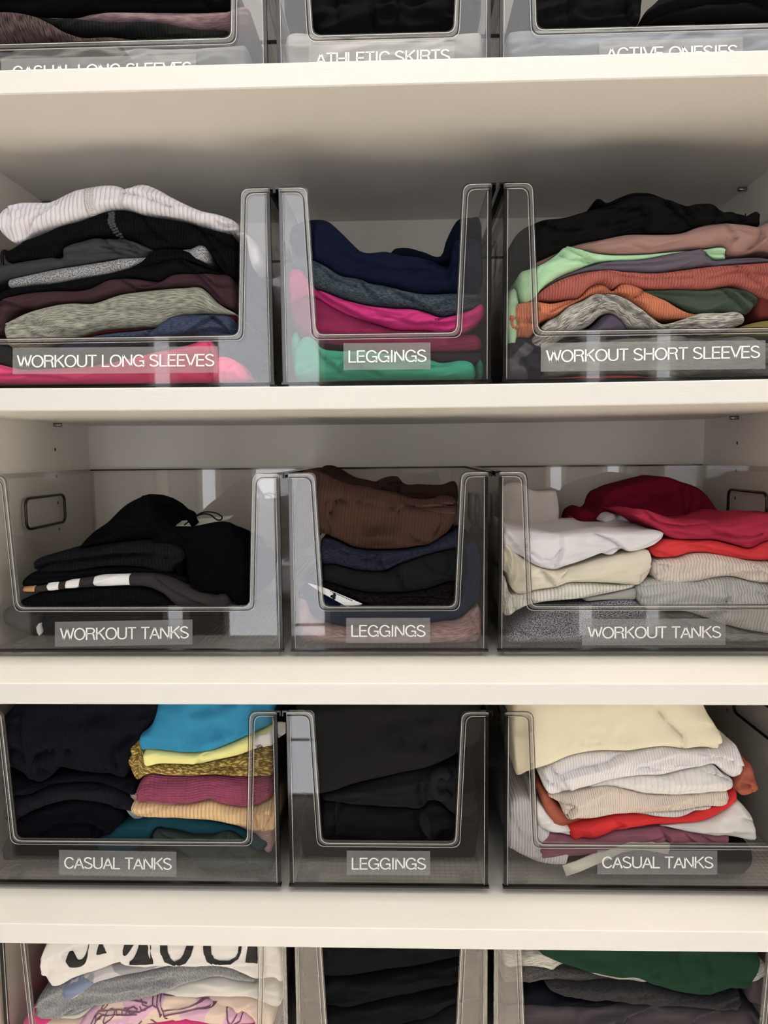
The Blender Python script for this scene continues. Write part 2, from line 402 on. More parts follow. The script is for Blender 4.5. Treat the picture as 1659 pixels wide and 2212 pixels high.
# ------------------------------------------------------------------ bins
BH, BD = .2105, .27
def rounded(pts, rad):
    """round the corners of an open 2-D polyline; rad per vertex"""
    out = [pts[0]]
    for i in range(1, len(pts)-1):
        p, c, q, r = Vector(pts[i-1]), Vector(pts[i]), Vector(pts[i+1]), rad
        a = (p-c).normalized(); b = (q-c).normalized()
        P0, P1 = c+a*r, c+b*r
        for k in range(6):
            t = k/5; out.append(tuple(P0*(1-t)**2 + c*2*t*(1-t) + P1*t*t))
    out.append(pts[-1]); return out
def make_bin(x0, x1, s, zb, label, lipL=.0045, lipR=.0045, text=None, tb=None, rect=None):
    t = empty('storage_bin', (x0, s, zb)); tag(t, label, 'storage bin', 'clear smoky storage bins on the shelves')
    Wd = x1-x0; dr = .0008; zf = .0075; th = .0026
    def B(mb, name, m, **k):
        o = mb.build(name, m, t, **k); return o
    # front panel with the low cut-out
    oi, ob, oz = .031, .038, .0595
    path = [(0, BH), (oi, BH), (ob, oz), (Wd-ob, oz), (Wd-oi, BH), (Wd, BH)]
    op = rounded(path, .0075)
    out = [(dr, zf), (Wd-dr, zf)] + list(reversed(op))
    B(MB().prism(out, 0, th), 'front_panel', M_ACR)
    # raised bead round the cut-out, with thin dark lines and painted highlights
    sec = [(-.0012, .0022), (.0018, .0022), (.0034, .0015), (.0034, -.0015), (.0018, -.0022), (-.0012, -.0022), (-.0024, -.0012), (-.0024, .0012)]
    pin = rounded([(0, BH-.003), (oi-.003, BH-.003), (ob-.003, oz-.003), (Wd-ob+.003, oz-.003), (Wd-oi+.003, BH-.003), (Wd, BH-.003)], .009)
    B(MB().tube([(x, th/2, z) for x, z in pin], 0, 8, sec=sec), 'opening_bead', M_BEAD)
    for d, y, rr, mm in ((.0004, -.0008, .00034, M_EDGE), (.0018, -.0014, .00034, M_GLINT), (.0052, -.0006, .00042, M_EDGE), (.0063, -.0002, .0003, M_GLINT)):
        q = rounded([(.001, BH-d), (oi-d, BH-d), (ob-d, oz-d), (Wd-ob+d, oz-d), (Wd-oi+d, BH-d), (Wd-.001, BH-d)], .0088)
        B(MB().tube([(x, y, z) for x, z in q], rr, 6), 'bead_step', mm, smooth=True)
    # sides, rear, floor
    for sd in (0, 1):
        xa = 0 if sd == 0 else Wd-th; xb = xa+th
        B(MB().box(xa, xb, th, BD, zf, BH), 'side_panel', M_ACR)
        xe = (0, .0034) if sd == 0 else (Wd-.0034, Wd)
        B(MB().box(xe[0], xe[1], -.0006, .0042, zf-.001, BH-.006), 'corner_edge', M_EDGE)
        xh = .0042 if sd == 0 else Wd-.0042
        B(MB().tube([(xh, -.0003, zf+.002), (xh, -.0003, BH-.008)], .00035, 6), 'corner_ridge', M_GLINT, smooth=True)  # pale tube drawn as the highlight beside the corner
        lp = lipL if sd == 0 else lipR
        a, b = (-lp, th) if sd == 0 else (Wd-th, Wd+lp)
        mb = MB().box(a, b, -.0005, BD, BH-.0022, BH)
        mb.box(a if sd == 0 else b-.0012, (a+.0012) if sd == 0 else b, -.0005, BD, BH-.0062, BH-.0022)
        B(mb, 'top_lip', M_EDGE if lp > .003 else M_ACR)
        # moulded grip frame on the side wall
        yc, zc, hw, hh, r = .132, .1585, .049, .0195, .009
        xr_ = xb+.001 if sd == 0 else xa-.001
        pts = []
        for (cy, cz, a0) in ((yc+hw-r, zc+hh-r, 0), (yc-hw+r, zc+hh-r, 90), (yc-hw+r, zc-hh+r, 180), (yc+hw-r, zc-hh+r, 270)):
            pts += [(xr_, cy+r*math.cos(math.radians(a0+k*22.5)), cz+r*math.sin(math.radians(a0+k*22.5))) for k in range(5)]
        B(MB().tube(pts, .0019, 8, closed=True), 'grip_frame', M_EDGE, smooth=True)
    B(MB().box(th, Wd-th, BD-th, BD, zf, BH), 'rear_panel', M_ACR)
    B(MB().box(th, Wd-th, BD-.005, BD+.0012, BH-.0022, BH), 'rear_lip', M_EDGE)
    B(MB().box(th, Wd-th, th, BD-th, zf, zf+.0022), 'base', M_ACR)
    g = MB(); st = .0063
    n = int((Wd-.012)/st)
    for k in range(n+1): g.box(.006+k*st, .006+k*st+.0006, .006, BD-.006, zf+.0022, zf+.0026)
    for k in range(int((BD-.012)/st)+1): g.box(.006, Wd-.006, .006+k*st, .006+k*st+.0006, zf+.0022, zf+.0026)
    tag(B(g, 'base_grid', M_GRID), kind='stuff')
    # foot skirt with the raised middle, ledge
    i0, i1 = .0055, Wd-.0055
    sk = [(i0, .0002), (i0+.052, .0002), (i0+.058, .0028), (i1-.058, .0028), (i1-.052, .0002), (i1, .0002), (i1, zf), (i0, zf)]
    mb = MB().prism(sk, .004, .006).prism(sk, BD-.006, BD-.004)
    mb.box(i0, i0+.002, .006, BD-.006, .0002, zf).box(i1-.002, i1, .006, BD-.006, .0002, zf)
    B(mb, 'foot_skirt', M_ACR)
    mb = MB().box(-.001, Wd+.001, -.0022, .0035, zf-.0012, zf+.0012)
    B(mb, 'ledge', M_EDGE)
    for fx in (.0225, Wd-.0225):
        for fy in (.02, BD-.03):
            B(MB().tube([(fx, fy, .0003), (fx, fy, .0072)], .0082, 18), 'foot', M_CLEAR, smooth=False)
            rg = [(fx+.0088*math.cos(a*math.pi/12), fy+.0088*math.sin(a*math.pi/12), zf+.0024) for a in range(24)]
            B(MB().tube(rg, .0006, 6, closed=True), "foot_ring", M_BEAD, smooth=True)
    # label
    if text:
        (lx0, ly0, lx1, ly1, hh) = rect     # left-top y, right-top y, height, in pixels
        P = [at(lx0, ly0+hh, s), at(lx1, ly1+hh, s), at(lx1, ly1, s), at(lx0, ly0, s)]
        mb = MB().prism([(x-x0, z-zb) for x, z in P], -.0005, -.0002)
        tape = B(mb, 'label_tape', M_TAPE)
        (tx0, ty0, tx1, ty1, th2) = tb
        a, b, c = Vector(at(tx0, ty0+th2, s)), Vector(at(tx1, ty1+th2, s)), Vector(at(tx0, ty0, s))
        def f(tot):
            def g(u, v, o):
                q = a + (b-a)*(u/tot) + (c-a)*v
                return (q.x-x0, -.00055-o, q.y-zb)
            return g
        ink = write_text(text, f, .104).build('lettering', M_INK, tape)
        tape['label'] = 'clear label strip reading %s' % text
    return t

ROW = {0: (.062, S[0]), 1: (.0685, S[1]), 2: (.0898, S[2]), 3: (.0577, S[3]), 4: (.071, S5)}
BIN = {}
def B(row, col, x0, x1, *a, **k):
    s, zb = ROW[row]; BIN[(row, col)] = (x0, x1, s, zb); return make_bin(x0, x1, s, zb, *a, **k)
WL = .3415
B(0, 'L', -.1212-WL, -.1212, 'smoky clear bin on the top shelf labelled casual long sleeves', text='CASUAL LONG SLEEVES', tb=(27, 143.5, 415, 134.5, 27), rect=(3, 128, 424, 117.5, 60))
B(0, 'C', -.1113, .1058, 'smoky clear bin on the top shelf labelled athletic skirts', text='ATHLETIC SKIRTS', tb=(682, 116, 973, 107, 27), rect=(667, 98, 981, 90, 58))
B(0, 'R', .1150, .1150+WL, 'smoky clear bin on the top shelf labelled active onesies', text='ACTIVE ONESIES', tb=(1309, 104, 1594, 98, 27), rect=(1294, 90, 1604, 81, 58))
B(1, 'L', -.1232-WL, -.1232, 'smoky clear bin full of dark and pink tops, labelled workout long sleeves', text='WORKOUT LONG SLEEVES', tb=(38, 768, 464, 765, 26), rect=(28, 751.5, 471, 748, 57))
B(1, 'C', -.1139, .1087, 'smoky clear leggings bin between the two sleeves bins, holding navy and magenta clothes', text='LEGGINGS', tb=(752, 757.5, 922, 755.5, 26), rect=(742, 741.5, 930, 740, 58))
B(1, 'R', .1210, .1210+WL, 'smoky clear bin labelled workout short sleeves', lipR=.001, text='WORKOUT SHORT SLEEVES', tb=(1180, 757, 1642, 747, 26), rect=(1168, 741, 1653, 735, 62))
B(2, 'L', -.1240-WL, -.1240, 'smoky clear bin of black tops labelled workout tanks, by the left wall', lipL=.002, text='WORKOUT TANKS', tb=(131, 1357, 409, 1352.5, 26), rect=(119, 1343, 416, 1338, 54))
B(2, 'C', -.1142, .1088, 'smoky clear leggings bin between the two workout tanks bins, with brown leggings on top', text='LEGGINGS', tb=(758, 1350, 920, 1350, 25), rect=(748, 1334.5, 929, 1334.5, 54))
B(2, 'R', .1208, .1208+WL, 'smoky clear bin of white, red and grey tops labelled workout tanks, by the right wall', lipR=.001, text='WORKOUT TANKS', tb=(1270, 1354, 1558, 1352.5, 25), rect=(1257, 1337, 1567, 1336, 57))
B(3, 'L', -.1270-.339, -.1270, 'smoky clear bin of navy and bright tops labelled casual tanks, on the left', lipL=.001, text='CASUAL TANKS', tb=(139, 1850.5, 372, 1853, 25), rect=(128, 1835.5, 381, 1839.5, 54))
B(3, 'C', -.1164, .1066, 'smoky clear leggings bin between the two casual tanks bins, filled with black leggings', text='LEGGINGS', tb=(759, 1852.5, 921, 1852.5, 25), rect=(749, 1837, 929, 1838, 52))
B(3, 'R', .1240, .1240+.3405, 'smoky clear bin of cream, white and red tops labelled casual tanks, on the right', lipR=.001, text='CASUAL TANKS', tb=(1300, 1849.5, 1541, 1850, 25), rect=(1290, 1836, 1549, 1837, 52))
B(4, 'L', -.1250-.339, -.1250, 'smoky clear bin at the bottom left holding printed and grey tees', lipL=.001)
B(4, 'C', -.1150, .1081, 'narrow smoky clear bin of black clothes in the middle of the bottom shelf')
B(4, 'R', .1155, .1155+WL, 'smoky clear bin at the bottom right holding green and charcoal clothes')

# ------------------------------------------------------------------ cloth
_tab = np.random.RandomState(7).rand(256, 256)*2-1
def vn(x, y):
    xi, yi = np.floor(x).astype(int), np.floor(y).astype(int)
    fx, fy = x-xi, y-yi; fx = fx*fx*(3-2*fx); fy = fy*fy*(3-2*fy)
    g = lambda a, b: _tab[a % 256, b % 256]
    return (g(xi, yi)*(1-fx)+g(xi+1, yi)*fx)*(1-fy) + (g(xi, yi+1)*(1-fx)+g(xi+1, yi+1)*fx)*fy
def curve(pts, Y, view):
    vx, vy, sc = view
    w = [at(vx+p[0]/sc, vy+p[1]/sc, Y) for p in pts]
    return np.array([a[0] for a in w]), np.array([a[1] for a in w])
def hermite(xs, ys, x):
    """monotone cubic through the points"""
    o = np.argsort(xs); xs, ys = xs[o], ys[o]
    keep = np.concatenate([[True], np.diff(xs) > 1e-5]); xs, ys = xs[keep], ys[keep]
    if len(xs) < 3: return np.interp(x, xs, ys)
    d = np.diff(ys)/np.diff(xs); m = np.zeros(len(xs)); m[1:-1] = (d[:-1]+d[1:])/2; m[0] = d[0]; m[-1] = d[-1]
    sg = d[:-1]*d[1:] <= 0; m[1:-1][sg] *= .35
    k = np.clip(np.searchsorted(xs, x)-1, 0, len(xs)-2); h = xs[k+1]-xs[k]; t = np.clip((x-xs[k])/h, 0, 1)
    return (2*t**3-3*t**2+1)*ys[k] + (t**3-2*t**2+t)*h*m[k] + (-2*t**3+3*t**2)*ys[k+1] + (t**3-t**2)*h*m[k+1]
_seed = [0]
class Garment:
    """one folded garment: its front fold follows a top and a bottom edge, the cloth runs back into the bin"""
    def __init__(g, bin, view, name, label, cat, m, top, bot, off=0.0, depth=.20, b=.011, amp=.0013, ang=.12, wl=(.055, .012),
                 crease=(), layers=1, droop=0.0, er=(.006, .006), topn=0.0, parent=None, group=None, bcap=None, clip=True, back=0.0):
        x0, x1, s, zb = BIN[bin]; _seed[0] += 1; g.seed = _seed[0]*13.37
        g.Y = s + .0205 + off; g.view = view; g.front_lim = s + .0036
        zfl = zb + .0107
        tx, tz = curve(top, g.Y, view); bx, bz = curve(bot, g.Y, view)
        lo, hi = min(tx.min(), bx.min()), max(tx.max(), bx.max())
        if clip:
            if lo < x0+.006 or top[0][0] <= -20: lo = x0+.0045
            if hi > x1-.006 or top[-1][0] >= 1690: hi = x1-.0045
        px = (hi-lo)/.0022; nx = int(max(14, min(190, px)))
        u = np.linspace(0, 1, nx); u = u + .35*np.sin(2*np.pi*u)/(2*np.pi)*-1*.6
        x = lo+(hi-lo)*u
        zt = hermite(tx, tz, x); zz = hermite(bx, bz, x)
        zt = np.maximum(zt-.0002, zfl+.0012); zz = np.maximum(zz+.0002, zfl)
        zz = np.minimum(zz, zt-.0008)
        g.lo, g.hi, g.er = lo, hi, er
        mid = (zt+zz)/2; hh = (zt-zz)/2
        def endf(xx):
            e = np.ones_like(xx)
            el, er_ = er
            t = np.clip((xx-lo)/max(el, 1e-5), 0, 1); e = e*np.sqrt(np.maximum(1-(1-t)**2, 0))
            t = np.clip((hi-xx)/max(er_, 1e-5), 0, 1); e = e*np.sqrt(np.maximum(1-(1-t)**2, 0))
            return e
        e = endf(x)
        hh = np.maximum(hh*(.06+.94*e), .0003)
        g.x, g.mid, g.hh, g.e = x, mid, hh, e
        g.b, g.layers, g.amp, g.ang, g.wl = b, layers, amp, ang, wl
        g.cr = []
        for c in crease:
            A = .0022
            if isinstance(c[-1], (int, float)): A = c[-1]; c = c[:-1]
            cx, cz = curve(c, g.Y, view); g.cr.append((cx, cz, A))
        nv = 26
        sv = np.sin(np.linspace(-1, 1, nv)*np.pi/2)
        X = np.repeat(x[:, None], nv, 1); Sv = np.repeat(sv[None], nx, 0)
        Z = mid[:, None]+hh[:, None]*Sv
        Yf = g.ys(X, Sv, Z)
        # back part
        nb = 9
        tt = (np.arange(1, nb+1)/nb)**1.3
        yb = (g.Y+.004+back*0) + tt*depth
        topZ = Z[:, -1][:, None] - droop*(tt*depth)[None] + topn*vn(x[:, None]/.03+g.seed, tt[None]*depth/.03)*np.minimum(1, tt*3)[None]
        botZ = np.repeat(Z[:, 0][:, None], nb, 1)
        topZ = np.maximum(topZ, botZ+.0005)
        YB = np.repeat(yb[None], nx, 0) + (1-e)[:, None]*.004
        ring_y = np.concatenate([YB[:, ::-1], Yf, YB], 1)
        ring_z = np.concatenate([botZ[:, ::-1], Z, topZ], 1)
        ring_x = np.repeat(x[:, None], ring_y.shape[1], 1)
        nr = ring_y.shape[1]
        verts = np.stack([ring_x, ring_y, ring_z], -1).reshape(-1, 3)
        i = np.arange(nx-1)[:, None]; j = np.arange(nr)[None]; j2 = (j+1) % nr
        faces = np.stack([i*nr+j, (i+1)*nr+j, (i+1)*nr+j2, i*nr+j2], -1).reshape(-1, 4)
        # uv in metres
        du = np.concatenate([[0], np.cumsum(np.hypot(np.diff(x), np.diff(mid)))])
        dv = np.concatenate([np.zeros((nx, 1)), np.cumsum(np.hypot(np.diff(ring_y, axis=1), np.diff(ring_z, axis=1)), 1)], 1)
        dv = dv - dv[:, nb+nv//2][:, None]
        U = np.repeat(du[:, None], nr, 1)
        me = bpy.data.meshes.new(name)
        nf = len(faces)
        caps = [tuple(range(nr)), tuple((nx-1)*nr+k for k in reversed(range(nr)))]
        me.from_pydata([], [], [])
        me.vertices.add(len(verts)); me.vertices.foreach_set('co', verts.astype(np.float32).ravel())
        me.loops.add(nf*4+2*nr); li = np.concatenate([faces.ravel(), np.array(caps).ravel()]); me.loops.foreach_set('vertex_index', li.astype(np.int32))
        me.polygons.add(nf+2)
        ls = np.concatenate([np.arange(nf)*4, [nf*4, nf*4+nr]]); me.polygons.foreach_set('loop_start', ls.astype(np.int32))
        me.update(calc_edges=True); me.validate()
        uvl = me.uv_layers.new(name='cloth')
        vi = np.zeros(len(me.loops), dtype=np.int32); me.loops.foreach_get('vertex_index', vi)
        uvs = np.stack([U.ravel()[vi]+_seed[0]*.37, dv.ravel()[vi]], -1); uvl.data.foreach_set('uv', uvs.astype(np.float32).ravel())
        g.o = link(name, me, m, parent, True)
        if parent is None: tag(g.o, label, cat, group)
        elif label: g.o['label'] = label
    def ys(g, X, Sv, Z):
        xx = X[:, 0]
        hh = np.interp(xx, g.x, g.hh)[:, None]; e = np.interp(xx, g.x, g.e)[:, None]
        b = np.minimum(g.b, 1.1*hh)
        if g.layers > 1:
            q = (Sv+1)/2*g.layers; fr = 2*(q-np.floor(np.minimum(q, g.layers-1e-4)))-1; fr = np.clip(fr, -1, 1)
            prof = .45*(1-np.abs(Sv)**2.4)**(1/2.4) + .55*np.sqrt(np.maximum(1-fr**2, 0))
        else:
            prof = (np.maximum(1-np.abs(Sv)**2.3, 0))**(1/2.3)
        y = g.Y - b*prof*(.25+.75*e) + (1-e)*.006
        w = 1-np.abs(Sv)**5
        ca, sa = math.cos(g.ang), math.sin(g.ang)
        A_, B_ = X*ca+Z*sa, -X*sa+Z*ca
        B2 = B_ + .006*vn(A_/.035+g.seed, B_/.03)
        n1 = vn(A_/g.wl[0]+g.seed, B2/g.wl[1]+g.seed*.7)
        n2 = vn(A_/(g.wl[0]*.45)+g.seed*2, B2/(g.wl[1]*.5))
        n3 = vn(A_/.05+g.seed*3, B_/.04)
        k = np.minimum(1, hh/.010)
        y = y - w*k*g.amp*1.9*((1-2*np.abs(n1)**.8)*1.0 + .7*(1-2*np.abs(n2)) + 1.0*n3)
        for cx, cz, A in g.cr:
            best = np.full(X.shape, 9.); sd = np.zeros(X.shape)
            for a in range(len(cx)-1):
                ax, az, dx, dz = cx[a], cz[a], cx[a+1]-cx[a], cz[a+1]-cz[a]; L2 = dx*dx+dz*dz+1e-12
                t = np.clip(((X-ax)*dx+(Z-az)*dz)/L2, 0, 1); qx, qz = X-ax-t*dx, Z-az-t*dz
                d = np.hypot(qx, qz); sgn = np.sign(dx*(Z-az)-dz*(X-ax)); m_ = d < best
                best = np.where(m_, d, best); sd = np.where(m_, sgn, sd)
            f = 1.9*np.where(sd > 0, -A*.8*np.exp(-(best/.006)**2)*(1-np.exp(-(best/.0012)**2)), A*1.3*np.exp(-best/.0035))
            y = y + f*np.minimum(1, w*1.2)*np.minimum(1, hh/.006)
        lim = g.front_lim; q = y-lim      # the clear front of the bin holds the cloth back
        return np.where(q < .0015, lim + .0015*np.exp(np.minimum(0, q-.0015)/.0015), y)
    def patch(g, name, m, top, bot, eps=.0008, th=.0007, label=None, parent=None, nv=9, nx=None):
        """a strip or panel that lies on the front of the cloth"""
        tx, tz = curve(top, g.Y-.006, g.view); bx, bz = curve(bot, g.Y-.006, g.view)
        lo, hi = max(tx.min(), bx.min()), min(tx.max(), bx.max())
        nx = nx or int(max(4, min(80, (hi-lo)/.0015)))
        x = np.linspace(lo, hi, nx); zt = hermite(tx, tz, x); zb = hermite(bx, bz, x)
        t = np.linspace(0, 1, nv)[None]; Z = zb[:, None]*(1-t)+zt[:, None]*t
        X = np.repeat(x[:, None], nv, 1)
        midv = np.interp(x, g.x, g.mid)[:, None]; hv = np.interp(x, g.x, g.hh)[:, None]
        Sv = np.clip((Z-midv)/hv, -1, 1)
        Y = g.ys(X, Sv, Z) - eps
        V = [np.stack([X, Y+o, Z], -1).reshape(-1, 3) for o in (0, th+.0006)]
        n = nx*nv; fs = []
        for i in range(nx-1):
            for j in range(nv-1):
                a = i*nv+j; fs.append((a, a+nv, a+nv+1, a+1)); fs.append((n+a, n+a+1, n+a+nv+1, n+a+nv))
        for i in range(nx-1):
            a = i*nv; fs.append((a, n+a, n+a+nv, a+nv)); a = i*nv+nv-1; fs.append((a, a+nv, n+a+nv, n+a))
        for j in range(nv-1):
            fs.append((j, j+1, n+j+1, n+j)); a = (nx-1)*nv+j; fs.append((a, n+a, n+a+1, a+1))
        me = bpy.data.meshes.new(name); me.from_pydata([tuple(v) for v in np.concatenate(V)], [], fs)
        uvl = me.uv_layers.new(name='cloth'); vi = np.zeros(len(me.loops), dtype=np.int32); me.loops.foreach_get('vertex_index', vi)
        P = np.concatenate(V)[vi]; uvl.data.foreach_set('uv', P[:, [0, 2]].astype(np.float32).ravel())
        o = link(name, me, m, parent or g.o, True)
        if label: o['label'] = label
        return o
    def front(g, zx, zy):
        """a point on the front of the cloth under a pixel of the view"""
        x, z = at(g.view[0]+zx/g.view[2], g.view[1]+zy/g.view[2], g.Y-.006)
        mid = np.interp(x, g.x, g.mid); hv = np.interp(x, g.x, g.hh)
        s = float(np.clip((z-mid)/hv, -1, 1))
        y = g.ys(np.array([[x]]), np.array([[s]]), np.array([[z]]))[0, 0]
        return x, y, z
# ------------------------------------------------------------------ the clothes, bin by bin
V1L = (0, 380, 2.676); V1C = (560, 380, 2.9625); V1R = (1040, 380, 2.68)
V2L = (0, 980, 2.592); V2C = (580, 980, 3.072); V2R = (1040, 980, 2.68)
V3L = (0, 1500, 2.592); V3C = (580, 1500, 3.072); V3R = (1040, 1500, 2.68)
V4L = (0, 2000, 2.0); V4R = (830, 2000, 2.0); V0L = (0, 0, 2.0); V0R = (830, 0, 2.0); VP = (0, 0, 1.0)
G = Garment
# ---- row 1 left: long sleeves ------------------------------------------------
gL = 'tops stacked in the workout long sleeves bin'
b = (1, 'L')
def g(name, label, m, top, bot, cat='top', **k):
    k.setdefault('group', grp); return Garment(b, view, name, label, cat, m, top, bot, **k)
view, grp = V1L, gL
pk = g('folded_long_sleeve_top', 'hot pink long sleeve top at the bottom of the left workout stack', fabric((255, 62, 140), sheen=.1),
  [(-30,1088),(0,1090),(120,1118),(300,1116),(600,1090),(900,1020),(1100,975),(1200,950),(1235,970),(1268,1045)],
  [(-30,1203),(300,1204),(1200,1204),(1268,1203)], crease=[[(0,1165),(150,1150),(400,1175),.0012],[(1215,955),(1240,1060),(1225,1190)]], amp=.0008, er=(.004,.002))
Garment(b, V1L, 'sleeve', None, None, fabric((255, 75, 145)), [(1225,1070),(1290,1045),(1350,1062),(1385,1085),(1420,1130),(1441,1168)],
  [(1225,1200),(1300,1204),(1400,1202),(1441,1180)], off=-.004, depth=.03, parent=pk.o, crease=[[(1380,1085),(1320,1130),(1300,1190)],[(1425,1175),(1400,1140),(1365,1080)]], amp=.001)
g('folded_long_sleeve_top', 'charcoal top lying directly on the hot pink one', fabric((44, 44, 50)),
  [(-30,960),(60,990),(200,1010),(400,990),(700,950),(1000,945),(1300,930),(1400,990)],
  [(-30,1085),(0,1088),(120,1116),(300,1113),(600,1088),(900,1018),(1200,950),(1300,1010),(1400,1040)], off=.006)
g('folded_long_sleeve_top', 'burgundy top showing as a thin red-brown edge under the olive one', fabric((98, 38, 36)),
  [(440,930),(500,905),(560,890),(700,878),(900,865),(1100,830),(1300,800),(1372,805)],
  [(440,960),(600,920),(760,900),(900,885),(1100,850),(1372,838)], off=.004)
g('folded_long_sleeve_top', 'heathered navy top below the olive one', fabric((72, 82, 108), 'heather', (44, 52, 74)),
  [(330,985),(420,960),(560,925),(700,905),(850,892),(900,882),(960,835),(1050,808),(1230,803),(1330,815),(1368,835)],
  [(330,1005),(450,1030),(600,1000),(850,965),(1000,945),(1250,935),(1368,920)], off=-.001,
  crease=[[(860,925),(880,890),(960,838)],[(1100,925),(1180,860),(1245,812)],[(1235,815),(1290,860),(1335,910)],[(1110,920),(1250,890),(1330,905)]])
g('folded_long_sleeve_top', 'heathered olive green top with a sharp folded corner', fabric((174, 173, 160), 'melange', (112, 113, 102), ang=.1),
  [(50,855),(150,800),(260,765),(420,738),(540,740),(700,690),(850,668),(1080,650),(1172,652),(1270,742),(1368,797)],
  [(50,862),(62,950),(100,990),(200,1002),(330,965),(480,925),(600,892),(800,876),(920,868),(1020,820),(1140,803),(1368,803)], off=-.003, amp=.0008,
  crease=[[(420,738),(480,745),(560,742),.001],[(60,870),(180,840),(300,870),(480,925),.0012],[(200,900),(300,960),.001]], er=(.001,.004))
g('folded_long_sleeve_top', 'dark plum top with ribbed cuffs at both ends', fabric((74, 52, 58)),
  [(-30,765),(0,745),(50,715),(150,685),(300,668),(520,655),(590,625),(640,605),(780,597),(930,612),(1000,575),(1130,568),(1260,572),(1350,595),(1372,640)],
  [(-30,920),(20,922),(48,900),(60,850),(240,768),(400,737),(540,738),(700,688),(1080,648),(1175,652),(1270,740),(1372,785)], off=.003,
  crease=[[(740,620),(790,650),(810,682)],[(1150,572),(1215,640),(1300,740)],[(1180,575),(1260,640),(1360,650)],[(0,760),(60,740),(120,760)],[(930,612),(900,640),(840,650)]])
g('folded_long_sleeve_top', 'smooth black jacket with a ribbed cuff hanging at the left', fabric((24, 25, 30)),
  [(-30,700),(60,655),(200,638),(300,628),(460,600),(640,567),(760,535),(900,508),(1040,480),(1150,520),(1250,550),(1320,590)],
  [(-30,760),(0,742),(50,713),(150,683),(300,666),(520,653),(590,623),(640,603),(780,595),(930,610),(1000,573),(1130,566),(1260,570),(1320,592)], amp=.001,
  crease=[[(300,632),(320,655),(330,668)],[(1040,482),(1140,560),.0015]])
k1 = g('folded_long_sleeve_top', 'light grey marled top, thin band under the charcoal one', fabric((185, 186, 190), 'speckle', (105, 107, 112)),
  [(45,605),(150,580),(320,545),(500,515),(660,490),(700,480),(860,470),(1000,440),(1100,425),(1215,432),(1228,470)],
  [(45,640),(60,650),(200,630),(320,625),(460,598),(640,565),(740,540),(860,505),(1000,480),(1190,512),(1228,515)], off=.001, amp=.0008)
Garment(b, V1L, 'ribbed_sleeve', 'black rib-knit sleeve over the grey top', None, fabric((22, 22, 25), 'rib', p=.0040), [(740,540),(830,490),(870,450),(950,422),(1040,425),(1110,450),(1180,500),(1260,545)],
  [(740,545),(900,512),(1040,482),(1150,512),(1260,552)], off=-.004, depth=.02, parent=k1.o)
g('folded_long_sleeve_top', 'charcoal grey top folded under the black ribbed jacket', fabric((62, 65, 68)),
  [(-30,528),(80,510),(300,475),(378,466),(400,420),(480,385),(570,363),(620,370),(720,372),(850,410),(920,440)],
  [(-30,625),(0,620),(50,602),(160,578),(330,542),(500,513),(680,483),(860,467),(920,450)],
  crease=[[(630,380),(680,440),(765,478)],[(805,420),(850,455),(900,440)],[(640,420),(690,430),(790,440)],[(378,466),(430,455),(500,440),.0012],[(690,375),(760,400),(800,440)]], off=-.0005)
jk = g('folded_zip_jacket', 'black ribbed zip jacket, second from the top of the stack', fabric((24, 24, 26), 'rib', p=.0034),
  [(20,440),(70,430),(160,385),(250,350),(350,300),(470,268),(560,235),(640,208),(720,203),(850,235),(1000,260),(1100,278),(1180,308),(1290,330),(1376,350)],
  [(20,470),(50,500),(100,505),(200,492),(340,468),(400,418),(480,383),(570,361),(640,367),(720,370),(820,402),(900,440),(970,425),(1080,425),(1220,445),(1250,500),(1300,560),(1376,600)], off=-.001,
  crease=[[(840,240),(900,330),(1000,400)],[(1100,280),(1200,340),(1376,430)],[(1200,350),(1290,470),(1330,560)],[(150,400),(300,420),(400,400),.001]], cat='jacket')
mb = MB(); M_ZIP = plain('black_plastic_zip', (.03, .03, .033), .3, .5)
for k in range(14):
    t = k/13; cx = 652+50*t**1.6; cy = 218+146*t
    for sd in (-1, 1):
        x, y, z = jk.front(cx+sd*9+ (2 if k % 2 else -2), cy+(0 if sd > 0 else 5)); mb.box(x-.0017, x+.0017, y-.0022, y+.001, z-.0011, z+.0011)
tag(mb.build('zipper_teeth', M_ZIP, jk.o), kind='stuff')['label'] = 'chunky black plastic zipper'
wt = g('folded_long_sleeve_top', 'white ribbed long sleeve top lying on top of the stack', fabric((240, 236, 244), 'rib', p=.0050, ang=.12),
  [(0,260),(30,210),(100,165),(200,158),(300,155),(400,110),(530,72),(640,60),(700,68),(745,88),(790,62),(830,55),(900,75),(1000,130),(1150,200),(1370,270),(1386,285)],
  [(0,285),(20,330),(60,372),(100,393),(160,375),(200,350),(350,297),(500,250),(560,234),(640,206),(720,197),(850,233),(950,240),(1100,270),(1180,300),(1300,328),(1386,312)], off=-.003, cat='top',
  crease=[[(745,95),(735,150),(712,200),.003],[(760,120),(850,130),(1000,190)],[(330,200),(230,270),(160,370)],[(1290,290),(1310,300),(1386,290)],[(60,180),(100,260),(90,380),.0016]])
wt.patch('zip_seam', fabric((236, 234, 238), 'waffle', p=.0026, depth=.8), [(502,90),(525,80),(560,72)], [(502,225),(525,242),(560,238)])
Garment(b, V1L, 'sleeve', None, None, fabric((232, 230, 238)), [(1300,305),(1380,315),(1460,365),(1510,430),(1535,500)], [(1300,325),(1380,350),(1440,410),(1452,500),(1500,535),(1535,515)], off=.010, depth=.03, parent=wt.o)

